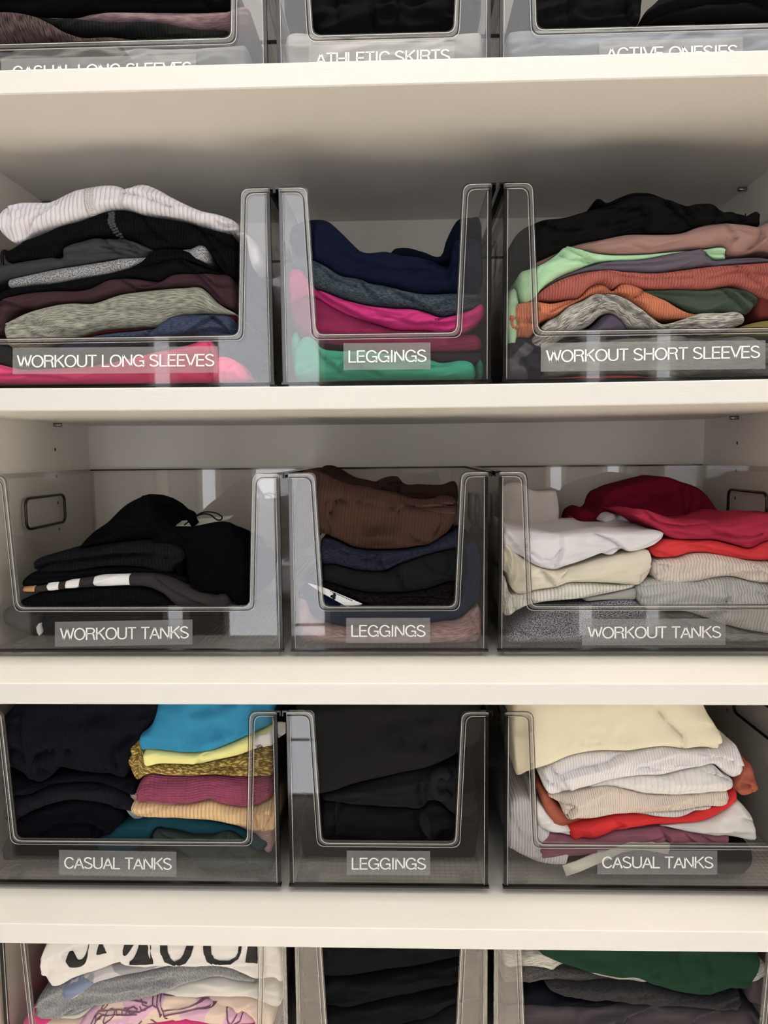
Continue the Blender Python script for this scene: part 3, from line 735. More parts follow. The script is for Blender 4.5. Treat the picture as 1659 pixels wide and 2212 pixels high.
# ---- row 1 centre: leggings --------------------------------------------------
b, view, grp = (1, 'C'), V1C, 'leggings stacked in the top leggings bin'
def lg(*a, **k): return g('folded_leggings', *a, cat='leggings', **k)
tl = lg('mint green leggings at the bottom of the top leggings bin', fabric((36, 165, 135)),
  [(215,1180),(250,1080),(300,1028),(345,1040),(390,1095),(500,1120),(700,1122),(900,1150),(1100,1180),(1150,1195),(1370,1205),(1388,1230)],
  [(215,1290),(260,1312),(700,1312),(1370,1312),(1388,1300)], crease=[[(350,1045),(400,1150),(520,1250)],[(520,1250),(560,1190),(760,1270)],[(950,1240),(1200,1220),.001]], amp=.001)
Garment(b, V1C, 'leg_end', None, None, fabric((50, 185, 152)), [(162,1075),(180,1030),(230,998),(265,1012),(280,1060)], [(162,1110),(185,1190),(230,1240),(280,1200)], off=.012, depth=.03, parent=tl.o)
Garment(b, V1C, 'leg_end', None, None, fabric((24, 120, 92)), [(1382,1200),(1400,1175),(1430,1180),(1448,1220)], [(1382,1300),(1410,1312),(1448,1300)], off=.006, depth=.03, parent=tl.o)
lg('dark aubergine leggings, a thin dark band above the mint pair', fabric((48, 36, 52)),
  [(560,1095),(700,1108),(1100,1130),(1250,1125),(1432,1128)], [(560,1120),(700,1120),(900,1148),(1100,1178),(1150,1193),(1370,1202),(1432,1195)], off=.006)
lg('dark raspberry leggings beneath the magenta pair', fabric((142, 32, 82)),
  [(185,800),(300,760),(365,775),(480,840),(700,930),(870,985),(950,990),(1100,995),(1230,1020),(1350,1015),(1425,1035)],
  [(185,900),(260,1000),(365,1060),(560,1092),(700,1106),(1100,1128),(1300,1125),(1425,1115)], off=.004, amp=.0008)
lg('bright magenta leggings, third from the top of their stack', fabric((204, 34, 124)),
  [(172,640),(200,605),(240,598),(285,615),(320,680),(365,725),(420,745),(560,798),(700,833),(850,850),(980,855),(1080,880),(1150,907),(1240,895),(1350,862),(1432,822),(1455,885)],
  [(172,690),(190,790),(250,800),(310,765),(365,780),(480,850),(600,905),(750,950),(870,987),(950,990),(1100,995),(1230,1020),(1300,1008),(1400,940),(1455,890)], off=-.001,
  crease=[[(375,735),(410,775),(520,840),(640,900)],[(1140,930),(1180,905),(1250,895)],[(800,900),(1000,960),(1180,950),.0012],[(600,825),(780,880),(900,900),.001]])
lg('heathered charcoal leggings between the navy and magenta ones', fabric((82, 97, 108), 'heather', (38, 48, 56)),
  [(200,500),(250,520),(350,546),(440,590),(520,640),(650,665),(700,688),(800,705),(930,740),(1100,760),(1250,755),(1432,758)],
  [(200,590),(300,640),(360,722),(420,743),(560,796),(700,831),(850,848),(980,853),(1080,878),(1150,905),(1240,893),(1350,860),(1432,815)],
  crease=[[(640,668),(700,740),(770,810)],[(880,760),(980,800),(1080,870)],[(380,580),(500,680),(620,720),.0015],[(1120,850),(1200,800),(1400,800),.0015]], off=-.0005, amp=.0016)
nv_ = lg('navy leggings curling up at both ends on top of the stack', fabric((24, 30, 56)),
  [(188,400),(200,355),(250,310),(310,288),(380,283),(450,300),(530,370),(600,440),(650,485),(820,490),(900,510),(1000,520),(1100,545),(1180,582),(1220,560),(1235,460),(1280,412),(1330,400),(1420,440),(1435,480)],
  [(188,425),(240,450),(280,490),(350,548),(440,590),(520,640),(650,665),(700,688),(800,705),(930,740),(1100,758),(1250,753),(1435,745)], off=-.002, amp=.0014,
  crease=[[(1190,590),(1225,610),(1228,650)],[(380,290),(352,400),(350,540)],[(500,500),(800,600),(1200,620),.0012],[(1100,560),(1200,600),(1260,560)],[(1240,480),(1300,560),(1320,700),.0015]])
Garment(b, V1C, 'waistband', None, None, fabric((20, 25, 46)), [(830,495),(880,465),(960,465),(1050,490),(1170,510),(1185,450),(1215,375),(1265,290),(1350,270),(1430,290),(1455,370)],
  [(830,520),(900,530),(1000,540),(1100,565),(1180,600),(1300,560),(1455,560)], off=.022, depth=.10, parent=nv_.o)

# ---- row 1 right: short sleeves ----------------------------------------------
b, view, grp = (1, 'R'), V1R, 'tops stacked in the workout short sleeves bin'
def ts(*a, **k): return g('folded_short_sleeve_top', *a, **k)
ts('red top, a sliver at the very bottom of the short sleeves stack', fabric((205, 52, 62)), [(380,1175),(600,1158),(840,1155),(1000,1168)], [(380,1190),(1000,1190)], amp=.0003)
ts('slate and navy tie-dye top crumpled in the bottom left corner', fabric((88, 86, 100), 'camo', (38, 38, 52)), [(120,1000),(160,955),(230,935),(300,950),(355,990)],
  [(120,1150),(170,1185),(260,1190),(355,1180)], off=.002, crease=[[(160,1000),(230,1060),(300,1150)],[(200,960),(250,1000),(330,1020)]])
ts('grey heathered top behind the workout short sleeves label', fabric((132, 130, 128), 'melange', (92, 90, 90)),
  [(350,1000),(500,970),(700,950),(860,940),(1000,935),(1150,925),(1200,938),(1400,935),(1560,935),(1610,960),(1700,975)],
  [(350,1165),(600,1150),(840,1148),(1100,1160),(1180,1160),(1300,1140),(1500,1145),(1700,1165)],
  crease=[[(1195,940),(1185,1060),(1195,1145)],[(700,1010),(900,1030),(1150,1020),.0012],[(1520,1140),(1600,1090),(1700,1080)],[(350,1120),(600,1110),(900,1120),.0012]])
ts('olive top peeking out at the lower right of the stack', fabric((128, 118, 62)), [(1200,935),(1380,922),(1500,872),(1600,845),(1700,835)], [(1200,938),(1300,935),(1500,928),(1700,930)], off=.001)
ts('charcoal top between the melange and grey tops', fabric((58, 56, 62)), [(450,960),(600,930),(850,895),(1050,885),(1200,902),(1300,925),(1400,925)],
  [(450,972),(700,948),(860,938),(1000,933),(1200,935),(1400,932)], off=.004)
ts('purple-grey top showing as a dark triangle under the melange arch', fabric((84, 74, 94)), [(540,935),(600,895),(650,860),(700,808),(740,803),(790,840),(830,885),(870,935)],
  [(540,955),(700,948),(870,940)], off=.002, crease=[[(720,810),(700,850),(640,900),.001]])
ts('light and dark grey melange top folded into an arch', fabric((206, 200, 190), 'melange', (98, 95, 92), ang=.05),
  [(275,960),(310,920),(370,850),(440,810),(500,760),(580,725),(640,690),(700,686),(800,700),(900,760),(980,820),(1050,858),(1150,835),(1250,800),(1380,795),(1510,815),(1524,845)],
  [(275,985),(310,1012),(400,985),(480,935),(560,895),(620,870),(690,808),(740,800),(790,830),(830,870),(900,882),(1050,885),(1200,905),(1290,922),(1400,895),(1524,855)], off=-.003,
  crease=[[(640,695),(680,740),(640,800)],[(700,690),(820,760),(960,860)],[(440,815),(430,900),(400,980)],[(1050,860),(1200,880),(1500,850),.0012],[(500,860),(600,800),(690,770),.0014]], amp=.001)
ts('dark rust top tucked at the far right edge', fabric((122, 52, 48)), [(1570,700),(1640,690),(1700,700)], [(1570,820),(1600,838),(1700,832)], off=.006)
ts('dark green top folded beside the orange one', fabric((76, 88, 76)),
  [(900,665),(1100,660),(1280,664),(1400,650),(1500,662),(1580,695),(1605,730)],
  [(900,690),(1000,700),(1100,740),(1210,795),(1290,808),(1380,795),(1525,808),(1560,770),(1605,745)], off=.002,
  crease=[[(1380,660),(1470,730),(1525,800)],[(1480,665),(1540,720),(1580,740)],[(1000,680),(1200,700),(1350,700),.0012]])
og = ts('orange ribbed top with a wide neckband fold', fabric((222, 128, 86), 'rib', p=.0030),
  [(138,820),(200,750),(290,730),(400,740),(500,720),(560,708),(620,650),(680,628),(720,640),(752,668),(800,630),(860,633),(930,668),(1050,720),(1180,788),(1282,808)],
  [(138,835),(160,900),(180,930),(230,938),(280,935),(330,860),(420,822),(500,762),(600,712),(640,690),(720,690),(800,700),(900,758),(970,812),(1050,828),(1200,828),(1282,820)], off=.000,
  crease=[[(752,668),(700,680),(650,700)],[(760,690),(850,715),(930,672)],[(200,752),(190,820),(215,930)],[(300,740),(320,800),(260,830),(300,860)],[(560,710),(470,760),(400,800)]])
ts('coral ribbed top spanning the middle of the stack', fabric((198, 104, 92), 'rib', p=.0030),
  [(298,715),(340,672),(450,605),(560,570),(700,550),(850,560),(1000,565),(1150,550),(1300,530),(1500,515),(1700,500)],
  [(298,722),(400,725),(500,715),(560,706),(620,650),(680,628),(752,660),(800,632),(900,650),(1100,660),(1280,665),(1450,640),(1560,690),(1700,745)], off=-.001,
  crease=[[(700,560),(900,600),(1200,600),.001],[(1450,520),(1550,600),(1680,720),.0016],[(1300,600),(1450,560),(1650,580),.0014]])
ts('grey-purple top above the coral ribbed one', fabric((112, 102, 118)),
  [(330,665),(450,590),(600,530),(760,495),(900,490),(1100,455),(1200,437),(1290,440),(1315,488),(1450,480),(1600,475),(1700,490)],
  [(330,672),(450,603),(560,568),(700,548),(850,558),(1000,563),(1150,548),(1300,528),(1500,513),(1700,498)],
  crease=[[(1295,445),(1300,490),(1298,525),.003],[(1310,520),(1400,490),(1560,490),.0012],[(700,520),(900,515),(1200,490),.0012]])
mn = ts('pale mint green top draped down at its left end', fabric((188, 240, 188)),
  [(205,560),(280,540),(370,500),(440,450),(480,410),(540,425),(650,450),(800,460),(950,455),(1080,443),(1250,430),(1300,425),(1390,420),(1412,460),(1422,478)],
  [(205,650),(215,700),(240,738),(300,712),(350,655),(450,588),(560,542),(650,505),(760,493),(900,488),(1100,453),(1200,435),(1290,438),(1330,475),(1422,482)], off=-.001,
  crease=[[(440,460),(500,490),(640,500)],[(480,415),(560,470),(640,510)],[(560,455),(600,490),(580,530),.001],[(215,640),(300,620),(330,560),.001],[(1240,432),(1320,450),(1400,450)]], amp=.0008)
Garment(b, V1R, 'sleeve', None, None, fabric((180, 225, 180)), [(128,760),(150,690),(180,655),(215,650)], [(128,880),(150,1000),(180,1028),(215,900)], off=.004, depth=.03, parent=mn.o)
ts('dusty mauve top under the black one', fabric((168, 128, 120)),
  [(290,510),(340,490),(450,440),(530,405),(700,370),(850,345),(1000,345),(1150,335),(1250,300),(1380,280),(1500,285),(1590,300),(1640,278),(1700,295)],
  [(290,540),(380,495),(440,448),(480,408),(540,423),(650,447),(800,458),(950,453),(1080,440),(1250,428),(1390,418),(1430,465),(1530,460),(1600,440),(1700,450)], off=.001,
  crease=[[(1615,300),(1600,380),(1520,455),.003],[(850,410),(960,440),(1100,400),.0014],[(1400,300),(1450,380),(1400,420),.0014]], amp=.001)
bk = ts('black top crumpled on the very top of the stack', fabric((24, 24, 26)),
  [(148,430),(200,345),(330,268),(480,245),(560,222),(640,198),(760,172),(850,130),(950,120),(1060,140),(1160,170),(1190,178),(1240,165),(1350,178),(1366,200),(1450,212),(1520,235),(1612,234),(1620,270)],
  [(148,500),(200,530),(290,510),(340,488),(450,438),(530,403),(700,368),(850,343),(1000,343),(1100,345),(1230,300),(1340,293),(1400,277),(1500,290),(1620,290)], off=-.002, amp=.0024, wl=(.04,.014),
  crease=[[(640,200),(760,190),(900,195),(955,250),(945,330),.003],[(1050,145),(1110,230),(1225,298),.003],[(1180,182),(1175,240),(1220,290),.003],[(1360,205),(1350,250),(1340,290),.003],[(1480,225),(1500,260),(1510,285)],[(350,290),(450,330),(560,330)],[(400,400),(550,360),(700,350),.0014]])
Garment(b, V1R, 'sleeve', None, None, fabric((18, 18, 20)), [(645,165),(650,145),(680,138),(720,158),(780,135),(860,105),(950,100),(1040,125),(1090,150)],
  [(645,180),(670,190),(760,185),(850,150),(950,140),(1090,165)], off=.016, depth=.06, parent=bk.o, amp=.002)

# ---- row 2 left: black tanks --------------------------------------------------
b, view, grp = (2, 'L'), V2L, 'black tank tops in the left workout tanks bin'
def tk(*a, **k):
    k.setdefault('cat', 'tank top'); return g('folded_tank_top', *a, **k)
tk('black tank top lying flat at the bottom behind the workout tanks label', fabric((28, 28, 33)), [(258,900),(300,880),(700,870),(1000,875),(1050,900),(1075,960)],
  [(258,1060),(290,1085),(700,1090),(1020,1085),(1075,1010)], crease=[[(300,960),(600,940),(1000,980),.001]], off=.002)
gl = tk('dark grey tank top slumped into the bottom left corner, with white stripes', fabric((58, 56, 58)), [(18,880),(40,858),(100,860),(200,870),(262,885)],
  [(18,900),(60,955),(130,985),(200,1000),(262,1045)], off=.006)
gl.patch('printed_stripe', M_INK, [(212,990),(225,950),(240,945),(250,985)], [(212,1000),(225,1020),(240,1000),(250,1000)])
tk('black ribbed tank top, lowest one in the cut-out', fabric((26, 26, 29), 'rib', p=.0048, depth=.7), [(80,850),(130,815),(200,785),(330,768),(600,745),(850,752),(925,785),(970,820),(1020,860)],
  [(80,868),(200,882),(600,880),(1020,875)], depth=.18)
sg = tk('dark grey tank top with white printed blocks along its fold', fabric((60, 55, 57)), [(118,745),(200,740),(340,715),(550,680),(740,665),(880,668),(960,688),(1080,745),(1200,790),(1280,800),(1292,830)],
  [(118,772),(190,778),(300,766),(450,751),(600,743),(720,740),(850,748),(930,785),(1010,856),(1200,862),(1292,850)], off=-.002, amp=.0009,
  crease=[[(880,680),(1000,760),(1180,850),.0014]], depth=.17)
for tp, bt in (([(258,728),(290,722),(325,722)], [(258,745),(272,767),(326,762)]), ([(366,715),(400,706),(438,702),(468,697)], [(366,752),(400,753),(436,748),(445,742)]), ([(527,690),(545,684),(640,676),(735,672)], [(527,735),(545,741),(640,738),(732,732)])):
    sg.patch('printed_block', M_INK, tp, bt, eps=.0016, label='white printed block')
sg.patch('side_tag', fabric((214, 160, 106)), [(124,745),(190,742)], [(124,774),(190,774)], label='tan fabric tag')
tk('plain black tank top under the ribbed one', fabric((22, 22, 24)), [(120,722),(150,690),(200,658),(400,652),(620,630),(800,636),(960,664),(1060,700)],
  [(120,744),(200,738),(340,713),(550,678),(740,663),(880,666),(960,686),(1060,735)], depth=.17, crease=[[(210,690),(400,680),(600,660),.0014]])
tk('black ribbed tank top folded in two layers with a stepped corner', fabric((30, 31, 36), 'rib', p=.0040, depth=.8), [(195,600),(240,575),(420,540),(620,502),(760,485),(850,480),(1000,500),(1040,530),(1052,560)],
  [(195,640),(215,655),(300,660),(420,655),(620,628),(800,633),(960,662),(985,640),(1052,575)], off=-.001, layers=2, depth=.17,
  crease=[[(215,640),(300,600),(600,560),(860,548),.003]])
bt = tk('big black tank top heaped on the stack with its strap standing up', fabric((14, 14, 17)),
  [(438,530),(520,445),(620,372),(700,292),(780,246),(830,228),(852,240),(862,300),(880,335),(905,385),(940,408),(1060,408),(1160,390),(1240,378),(1300,400),(1335,465),(1385,520),(1396,600)],
  [(438,538),(620,500),(760,483),(850,478),(1000,498),(1045,540),(1052,580),(985,645),(1010,690),(1080,742),(1200,788),(1290,800),(1330,850),(1396,855)], off=.004, amp=.0018, depth=.16, droop=.22, topn=.001,
  crease=[[(1000,630),(1060,720),(1180,800),(1250,840),.003],[(1000,640),(1100,700),(1240,810),.002],[(860,500),(930,480),(1100,470),.002],[(560,440),(800,420),(1060,470),.0014]])
st = MB(); P = []
for (px, py, yy) in ((800,262,.030),(850,252,.034),(910,256,.040),(960,272,.046),(1005,298,.052),(1042,332,.058),(1075,366,.062),(1094,396,.066)):
    x, z = at(px/2.592, 980+py/2.592, BIN[(2,'L')][2]+yy); P.append((x, BIN[(2,'L')][2]+yy, z))
st.tube(P, 0, 8, sec=[(-.0016,.0046),(0,.0056),(.0016,.0046),(.0026,0),(.0016,-.0046),(0,-.0056),(-.0016,-.0046),(-.0026,0)])
o = st.build('strap', fabric((12, 12, 15)), bt.o, True)
def quad_sheet(name, m, pts, view, parent, th=.0006, label=None):
    """a thin flat card; pts are (zoom x, zoom y, depth)"""
    me = bpy.data.meshes.new(name); V = []
    for px, py, yy in pts:
        x, z = at(view[0]+px/view[2], view[1]+py/view[2], yy); V.append((x, yy, z))
    n = len(V); V2 = [(a, b_, c-th) for a, b_, c in V]
    fs = [tuple(range(n)), tuple(reversed(range(n, 2*n)))]+[(i, n+i, n+(i+1) % n, (i+1) % n) for i in range(n)]
    me.from_pydata(V+V2, [], fs); uvl = me.uv_layers.new(name='cloth')
    o = link(name, me, m, parent)
    if label: o['label'] = label
    return o
s2 = BIN[(2,'L')][2]
quad_sheet('swing_tag', M_PAPER, [(915,404,s2+.075),(1090,404,s2+.07),(1280,366,s2+.10),(1308,346,s2+.12),(930,384,s2+.11)], V2L, bt.o, label='white card swing tag')
def cord(name, pts, view, r, m, parent):
    P = []
    for px, py, yy in pts:
        x, z = at(view[0]+px/view[2], view[1]+py/view[2], yy); P.append(Vector((x, yy, z)))
    Q = []
    for i in range(len(P)-1):
        p0, p1, p2, p3 = P[max(i-1, 0)], P[i], P[i+1], P[min(i+2, len(P)-1)]
        for k in range(6):
            t = k/6; Q.append(tuple(.5*((2*p1)+(p2-p0)*t+(2*p0-5*p1+4*p2-p3)*t*t+(3*p1-p0-3*p2+p3)*t**3)))
    Q.append(tuple(P[-1])); return MB().tube(Q, r, 6).build(name, m, parent, True)
cord('tag_cord', [(1070,400,s2+.07),(1090,355,s2+.072),(1140,328,s2+.075),(1200,330,s2+.078),(1240,350,s2+.08),(1240,368,s2+.085),(1215,370,s2+.085),(1170,340,s2+.08),(1110,345,s2+.075),(1030,400,s2+.068)], V2L, .0009, M_CORD, bt.o)

# ---- row 2 centre --------------------------------------------------------------
b, view, grp = (2, 'C'), V2C, 'leggings stacked in the second leggings bin'
lg('dusty pink heathered leggings at the bottom, with a seamed hem at the right', fabric((186, 148, 146), 'melange', (142, 108, 108), ang=.15),
  [(163,900),(180,820),(205,815),(222,860),(215,990),(300,1075),(450,1130),(700,1150),(1000,1130),(1150,1110),(1270,1090),(1330,1040),(1380,1010),(1430,995),(1443,1080)],
  [(163,1120),(185,1190),(300,1240),(500,1255),(1050,1258),(1350,1245),(1443,1230)], amp=.0014,
  crease=[[(300,1075),(240,1130),(215,1180)],[(1325,1045),(1370,1120),(1400,1230),.003],[(1300,1060),(1345,1130),(1375,1235),.0016]])
lg('navy leggings wrapping up the right side, with a matte panel at the left', fabric((30, 38, 68)),
  [(160,930),(200,880),(260,850),(350,910),(480,1000),(640,1004),(1000,1004),(1200,1000),(1240,900),(1290,640),(1330,605),(1400,600),(1440,615),(1460,700)],
  [(160,965),(215,1000),(300,1072),(450,1128),(700,1148),(1000,1128),(1150,1108),(1270,1088),(1330,1038),(1400,960),(1460,900)], off=.003,
  crease=[[(1300,640),(1320,780),(1280,950)],[(1360,620),(1400,760),(1380,930),.0015],[(460,1000),(500,1060),(470,1120),.001]])
lc = lg('black lace-textured leggings above a white paper tag', fabric((34, 28, 30), 'brocade', (14, 12, 13)),
  [(300,850),(360,842),(440,862),(560,900),(700,920),(900,918),(1060,895),(1200,850),(1270,842),(1305,850)],
  [(300,870),(380,890),(480,925),(600,975),(700,1000),(1000,1002),(1230,998),(1305,900)], amp=.0016, crease=[[(860,940),(1100,930),(1230,890)],[(1080,900),(1150,880),(1230,880)]])
s2 = BIN[(2,'C')][2]
tg = quad_sheet('paper_tag', M_PAPER, [(262,858,s2+.007),(372,890,s2+.007),(560,965,s2+.007),(622,995,s2+.007),(520,1012,s2+.0065),(440,968,s2+.0065),(350,918,s2+.0065),(285,876,s2+.0065)], V2C, lc.o, label='white folded paper tag with black print')
for k in range(14):
    x0 = 412+k*10.5; y0 = 909+k*4.7
    quad_sheet('tag_print', M_BLACKINK, [(x0,y0,s2+.0066),(x0+6,y0+2.6,s2+.0066),(x0+5,y0+9,s2+.0066),(x0-1,y0+6,s2+.0066)], V2C, tg, .0001)
cord('tag_cord', [(432,925,s2+.0062),(438,940,s2+.0060),(415,946,s2+.0062),(440,955,s2+.006),(428,965,s2+.0062),(445,935,s2+.006)], V2C, .0012, M_CORD, tg)
bl = lg('plain black leggings with a stitched vertical seam', fabric((34, 35, 36)),
  [(345,735),(440,735),(520,755),(600,772),(750,778),(800,768),(860,735),(960,700),(1050,670),(1150,645),(1240,625),(1290,660),(1315,720)],
  [(345,838),(440,860),(560,898),(700,918),(900,916),(1060,893),(1200,848),(1315,850)], off=-.001, amp=.0008,
  crease=[[(850,742),(880,830),(915,912),.002],[(1200,650),(1205,720),(1190,760),.002],[(1000,700),(1100,770),(1230,800),.0014]])
bl.patch('stitching', fabric((46, 47, 49), 'waffle', p=.0016, depth=1.5), [(862,742),(875,738),(890,740)], [(862,800),(875,835),(890,880)], label='raised flatlock stitching')
lg('heathered navy leggings under the brown ones', fabric((50, 51, 70), 'heather', (34, 35, 50)),
  [(340,548),(430,566),(560,622),(700,640),(850,635),(900,630),(1050,602),(1150,548),(1210,520),(1262,505),(1275,560)],
  [(340,733),(440,733),(520,752),(600,770),(750,776),(860,733),(960,698),(1050,668),(1150,643),(1275,620)], amp=.0016,
  crease=[[(640,690),(690,690),(722,655),.003],[(750,700),(760,740),(790,772),.003],[(780,770),(860,720),(1000,680),.0014],[(400,590),(520,650),(660,670),.0014],[(1060,640),(1150,640),(1240,610),.0014]])
br = lg('large brown ribbed leggings heaped on the top, waistband showing', fabric((68, 48, 42), 'rib', p=.0038, depth=.45, ang=.1),
  [(172,300),(185,190),(225,120),(290,108),(345,125),(480,190),(620,220),(750,250),(860,275),(960,300),(1080,300),(1160,280),(1258,300)],
  [(175,560),(200,610),(250,625),(320,560),(345,530),(450,562),(560,615),(700,632),(900,625),(1000,610),(1050,603),(1150,546),(1210,490),(1258,400)], off=-.002, amp=.0026, wl=(.05,.02), b=.013, depth=.19, topn=.004,
  crease=[[(410,400),(430,330),(470,300),(640,315),(740,325),(860,360),.003],[(360,360),(400,300),(500,270),.003],[(860,370),(900,330),(1000,350),(1250,330),.003],[(930,520),(980,560),(1040,590),.003],[(1140,400),(1150,450),(1100,540),.002],[(380,420),(420,500),(400,550),.002],[(600,580),(620,450),(700,380),.0014]])
br.patch('waistband', fabric((82, 58, 51), 'rib', p=.0022, ang=1.5708, depth=.8), [(1000,352),(1060,330),(1150,335),(1245,345)], [(1000,360),(1080,378),(1150,392),(1245,395)], label='brown waistband with rows of stitching')
Garment(b, V2C, 'folded_back', None, None, fabric((48, 33, 30), 'rib', p=.0038, depth=.4), [(290,115),(345,108),(480,145),(620,165),(700,185),(760,160),(820,148),(870,160),(885,185),(1000,200),(1140,205),(1250,185),(1262,220)],
  [(290,300),(480,320),(860,350),(1262,340)], off=.03, depth=.15, parent=br.o, amp=.002, droop=.1, crease=[[(345,120),(400,200),(500,240)],[(880,200),(860,280),(760,320)]])

# ---- row 2 right ---------------------------------------------------------------
b, view, grp = (2, 'R'), V2R, 'tank tops in the right workout tanks bin'
tk('speckled black and white knit tank top spread on the bin floor', fabric((176, 178, 190), 'speckle', (52, 54, 66)),
  [(135,1050),(180,1000),(240,960),(350,905),(600,868),(750,848),(880,845),(940,900),(975,950)],
  [(135,1100),(250,1110),(350,1112),(520,1090),(700,1120),(850,1105),(975,1050)], crease=[[(215,1010),(280,1035),(300,1050)],[(300,1050),(500,960),(800,930),.0016],[(700,1000),(850,930),(960,910),.0016]], off=.001)
tk('grey heathered tank top flat at the bottom right', fabric((150, 147, 143), 'melange', (112, 110, 107)), [(960,925),(1050,920),(1180,910),(1290,948),(1400,985),(1550,1020),(1700,1045)],
  [(960,1030),(1100,1090),(1300,1120),(1500,1125),(1700,1130)], off=.004, crease=[[(1060,920),(1140,960),(1220,930),.003],[(1090,940),(1250,1010),(1400,1060)]])
tk('soft grey ribbed tank top folded round at the right', fabric((204, 202, 198), 'ribheather', p=.0036),
  [(885,775),(930,738),(1050,722),(1200,735),(1250,733),(1350,710),(1450,712),(1550,735),(1700,752)],
  [(885,800),(900,850),(940,890),(1000,900),(1180,912),(1290,948),(1400,985),(1550,1022),(1700,1045)], off=-.002,
  crease=[[(1425,750),(1420,830),(1360,920),(1290,945),.0035],[(930,760),(1100,740),(1300,760),.0012],[(1500,740),(1600,800),(1700,820),.0014]])
tk('pale grey tank top, a thin flat layer under the cream ribbed one', fabric((186, 184, 178)), [(590,832),(750,805),(820,785),(885,770)], [(590,855),(750,846),(900,846)], off=.003, amp=.0004)
tk('ivory ribbed tank top rolled at its left end', fabric((240, 236, 224), 'rib', p=.0040), [(98,690),(130,700),(160,800),(200,808),(300,790),(430,768),(500,745),(700,750),(800,757),(895,752)],
  [(98,880),(120,925),(150,935),(200,905),(250,880),(350,857),(550,838),(700,812),(820,787),(895,768)], off=0, crease=[[(150,800),(130,860),(150,925),.002],[(190,815),(185,870),(200,900),.002],[(115,760),(112,850),(125,920),.002]])
cr = tk('cream tank top draped over the ivory ribbed one', fabric((238, 228, 204)),
  [(92,510),(110,490),(135,492),(160,520),(200,570),(300,640),(360,660),(420,670),(560,640),(700,600),(850,570),(960,555),(985,600)],
  [(92,600),(110,670),(150,700),(165,760),(200,805),(240,808),(300,790),(430,768),(500,745),(620,742),(750,748),(850,755),(918,750),(985,650)], off=-.003, amp=.0009,
  crease=[[(360,680),(400,730),(432,766),.003],[(432,766),(450,710),(510,650),.003],[(108,520),(150,560),(160,610),(135,680),.003],[(180,575),(190,650),(170,740),.002],[(935,700),(960,640),(980,600),.001]])
cr.patch('neck_label', fabric((226, 214, 196)), [(915,700),(950,672),(985,610)], [(915,748),(950,722),(985,690)], label='pale neck label with faint lettering')
wh = tk('white tank top draped over the cream one, hanging to a point', fabric((232, 228, 234)),
  [(90,440),(110,420),(200,440),(300,450),(450,462),(600,452),(700,446),(850,450),(1000,440),(1062,455)],
  [(90,460),(110,520),(150,560),(230,592),(300,640),(380,666),(415,670),(480,650),(560,625),(640,595),(690,576),(740,586),(810,548),(845,566),(950,545),(1010,515),(1062,475)], off=-.006, depth=.20, amp=.0016, topn=.006, b=.009, droop=.02,
  crease=[[(290,570),(330,600),(400,600),(440,560),.0025],[(640,452),(760,500),(835,560),.0035],[(690,575),(760,540),(810,548),.002],[(450,480),(460,560),(420,660),.0014],[(150,470),(220,560),(330,650),.002],[(840,560),(940,520),(1040,470),.0016]])
s2 = BIN[(2,'R')][2]
Garment(b, V2R, 'hem_roll', None, None, fabric((228, 224, 228)), [(700,378),(735,350),(760,345),(790,362),(815,335),(835,325),(870,338),(905,375),(985,392),(1010,420)],
  [(700,400),(760,405),(850,410),(1010,440)], off=.095, depth=.03, parent=wh.o, amp=.0016, crease=[[(810,350),(850,390),(910,400),.003]])
Garment(b, V2R, 'shoulder_strap', None, None, fabric((214, 206, 204)), [(95,195),(170,165),(230,170),(270,200),(330,216),(430,214),(446,240)], [(95,720),(180,720),(270,700),(350,640),(446,600)],
  off=.13, depth=.03, parent=wh.o, amp=.001, crease=[[(270,205),(340,230),(440,235),.0014],[(420,220),(410,270),(430,320),.001]])
tk('small scarlet top glimpsed behind the white one', fabric((205, 40, 40)), [(525,366),(600,358),(700,357),(725,365)], [(525,378),(600,384),(725,376)], off=.14, depth=.02)
dm = tk('dark wine-red top mounded at the back of the bin', fabric((108, 14, 38)), [(540,350),(600,322),(680,312),(695,265),(760,215),(900,170),(1000,145),(1060,133),(1150,160),(1270,210),(1330,280),(1365,350),(1372,385)],
  [(540,470),(720,560),(1000,600),(1372,600)], off=.13, depth=.07, amp=.003, wl=(.05,.025), crease=[[(1060,150),(1160,200),(1180,280),(1140,330),.003],[(720,290),(900,240),(1100,230),.002],[(1180,290),(1290,330),.002]])
tk('crimson top across the right of the bin, above the scarlet one', fabric((172, 28, 66)),
  [(880,350),(905,325),(940,322),(1000,340),(1080,370),(1150,387),(1250,378),(1350,392),(1450,380),(1550,352),(1620,345),(1700,355)],
  [(880,358),(950,400),(1060,470),(1100,490),(1200,495),(1340,498),(1450,523),(1540,545),(1620,510),(1700,488)], amp=.0016, depth=.19, droop=.06, topn=.004, b=.013,
  crease=[[(940,330),(1010,390),(1130,410),(1250,400),.002],[(1300,420),(1450,470),(1600,450),.0018],[(1100,440),(1250,470),(1400,450),.0014]])
tk('bright red top under the crimson one', fabric((232, 44, 52)),
  [(972,545),(1010,520),(1060,492),(1200,497),(1340,500),(1450,525),(1545,547),(1620,512),(1700,490)],
  [(972,560),(1010,598),(1110,596),(1200,572),(1280,570),(1350,580),(1450,600),(1550,614),(1700,615)], off=-.001, crease=[[(975,550),(1050,570),(1110,596),.0014],[(1200,520),(1350,550),(1500,590),.001]])
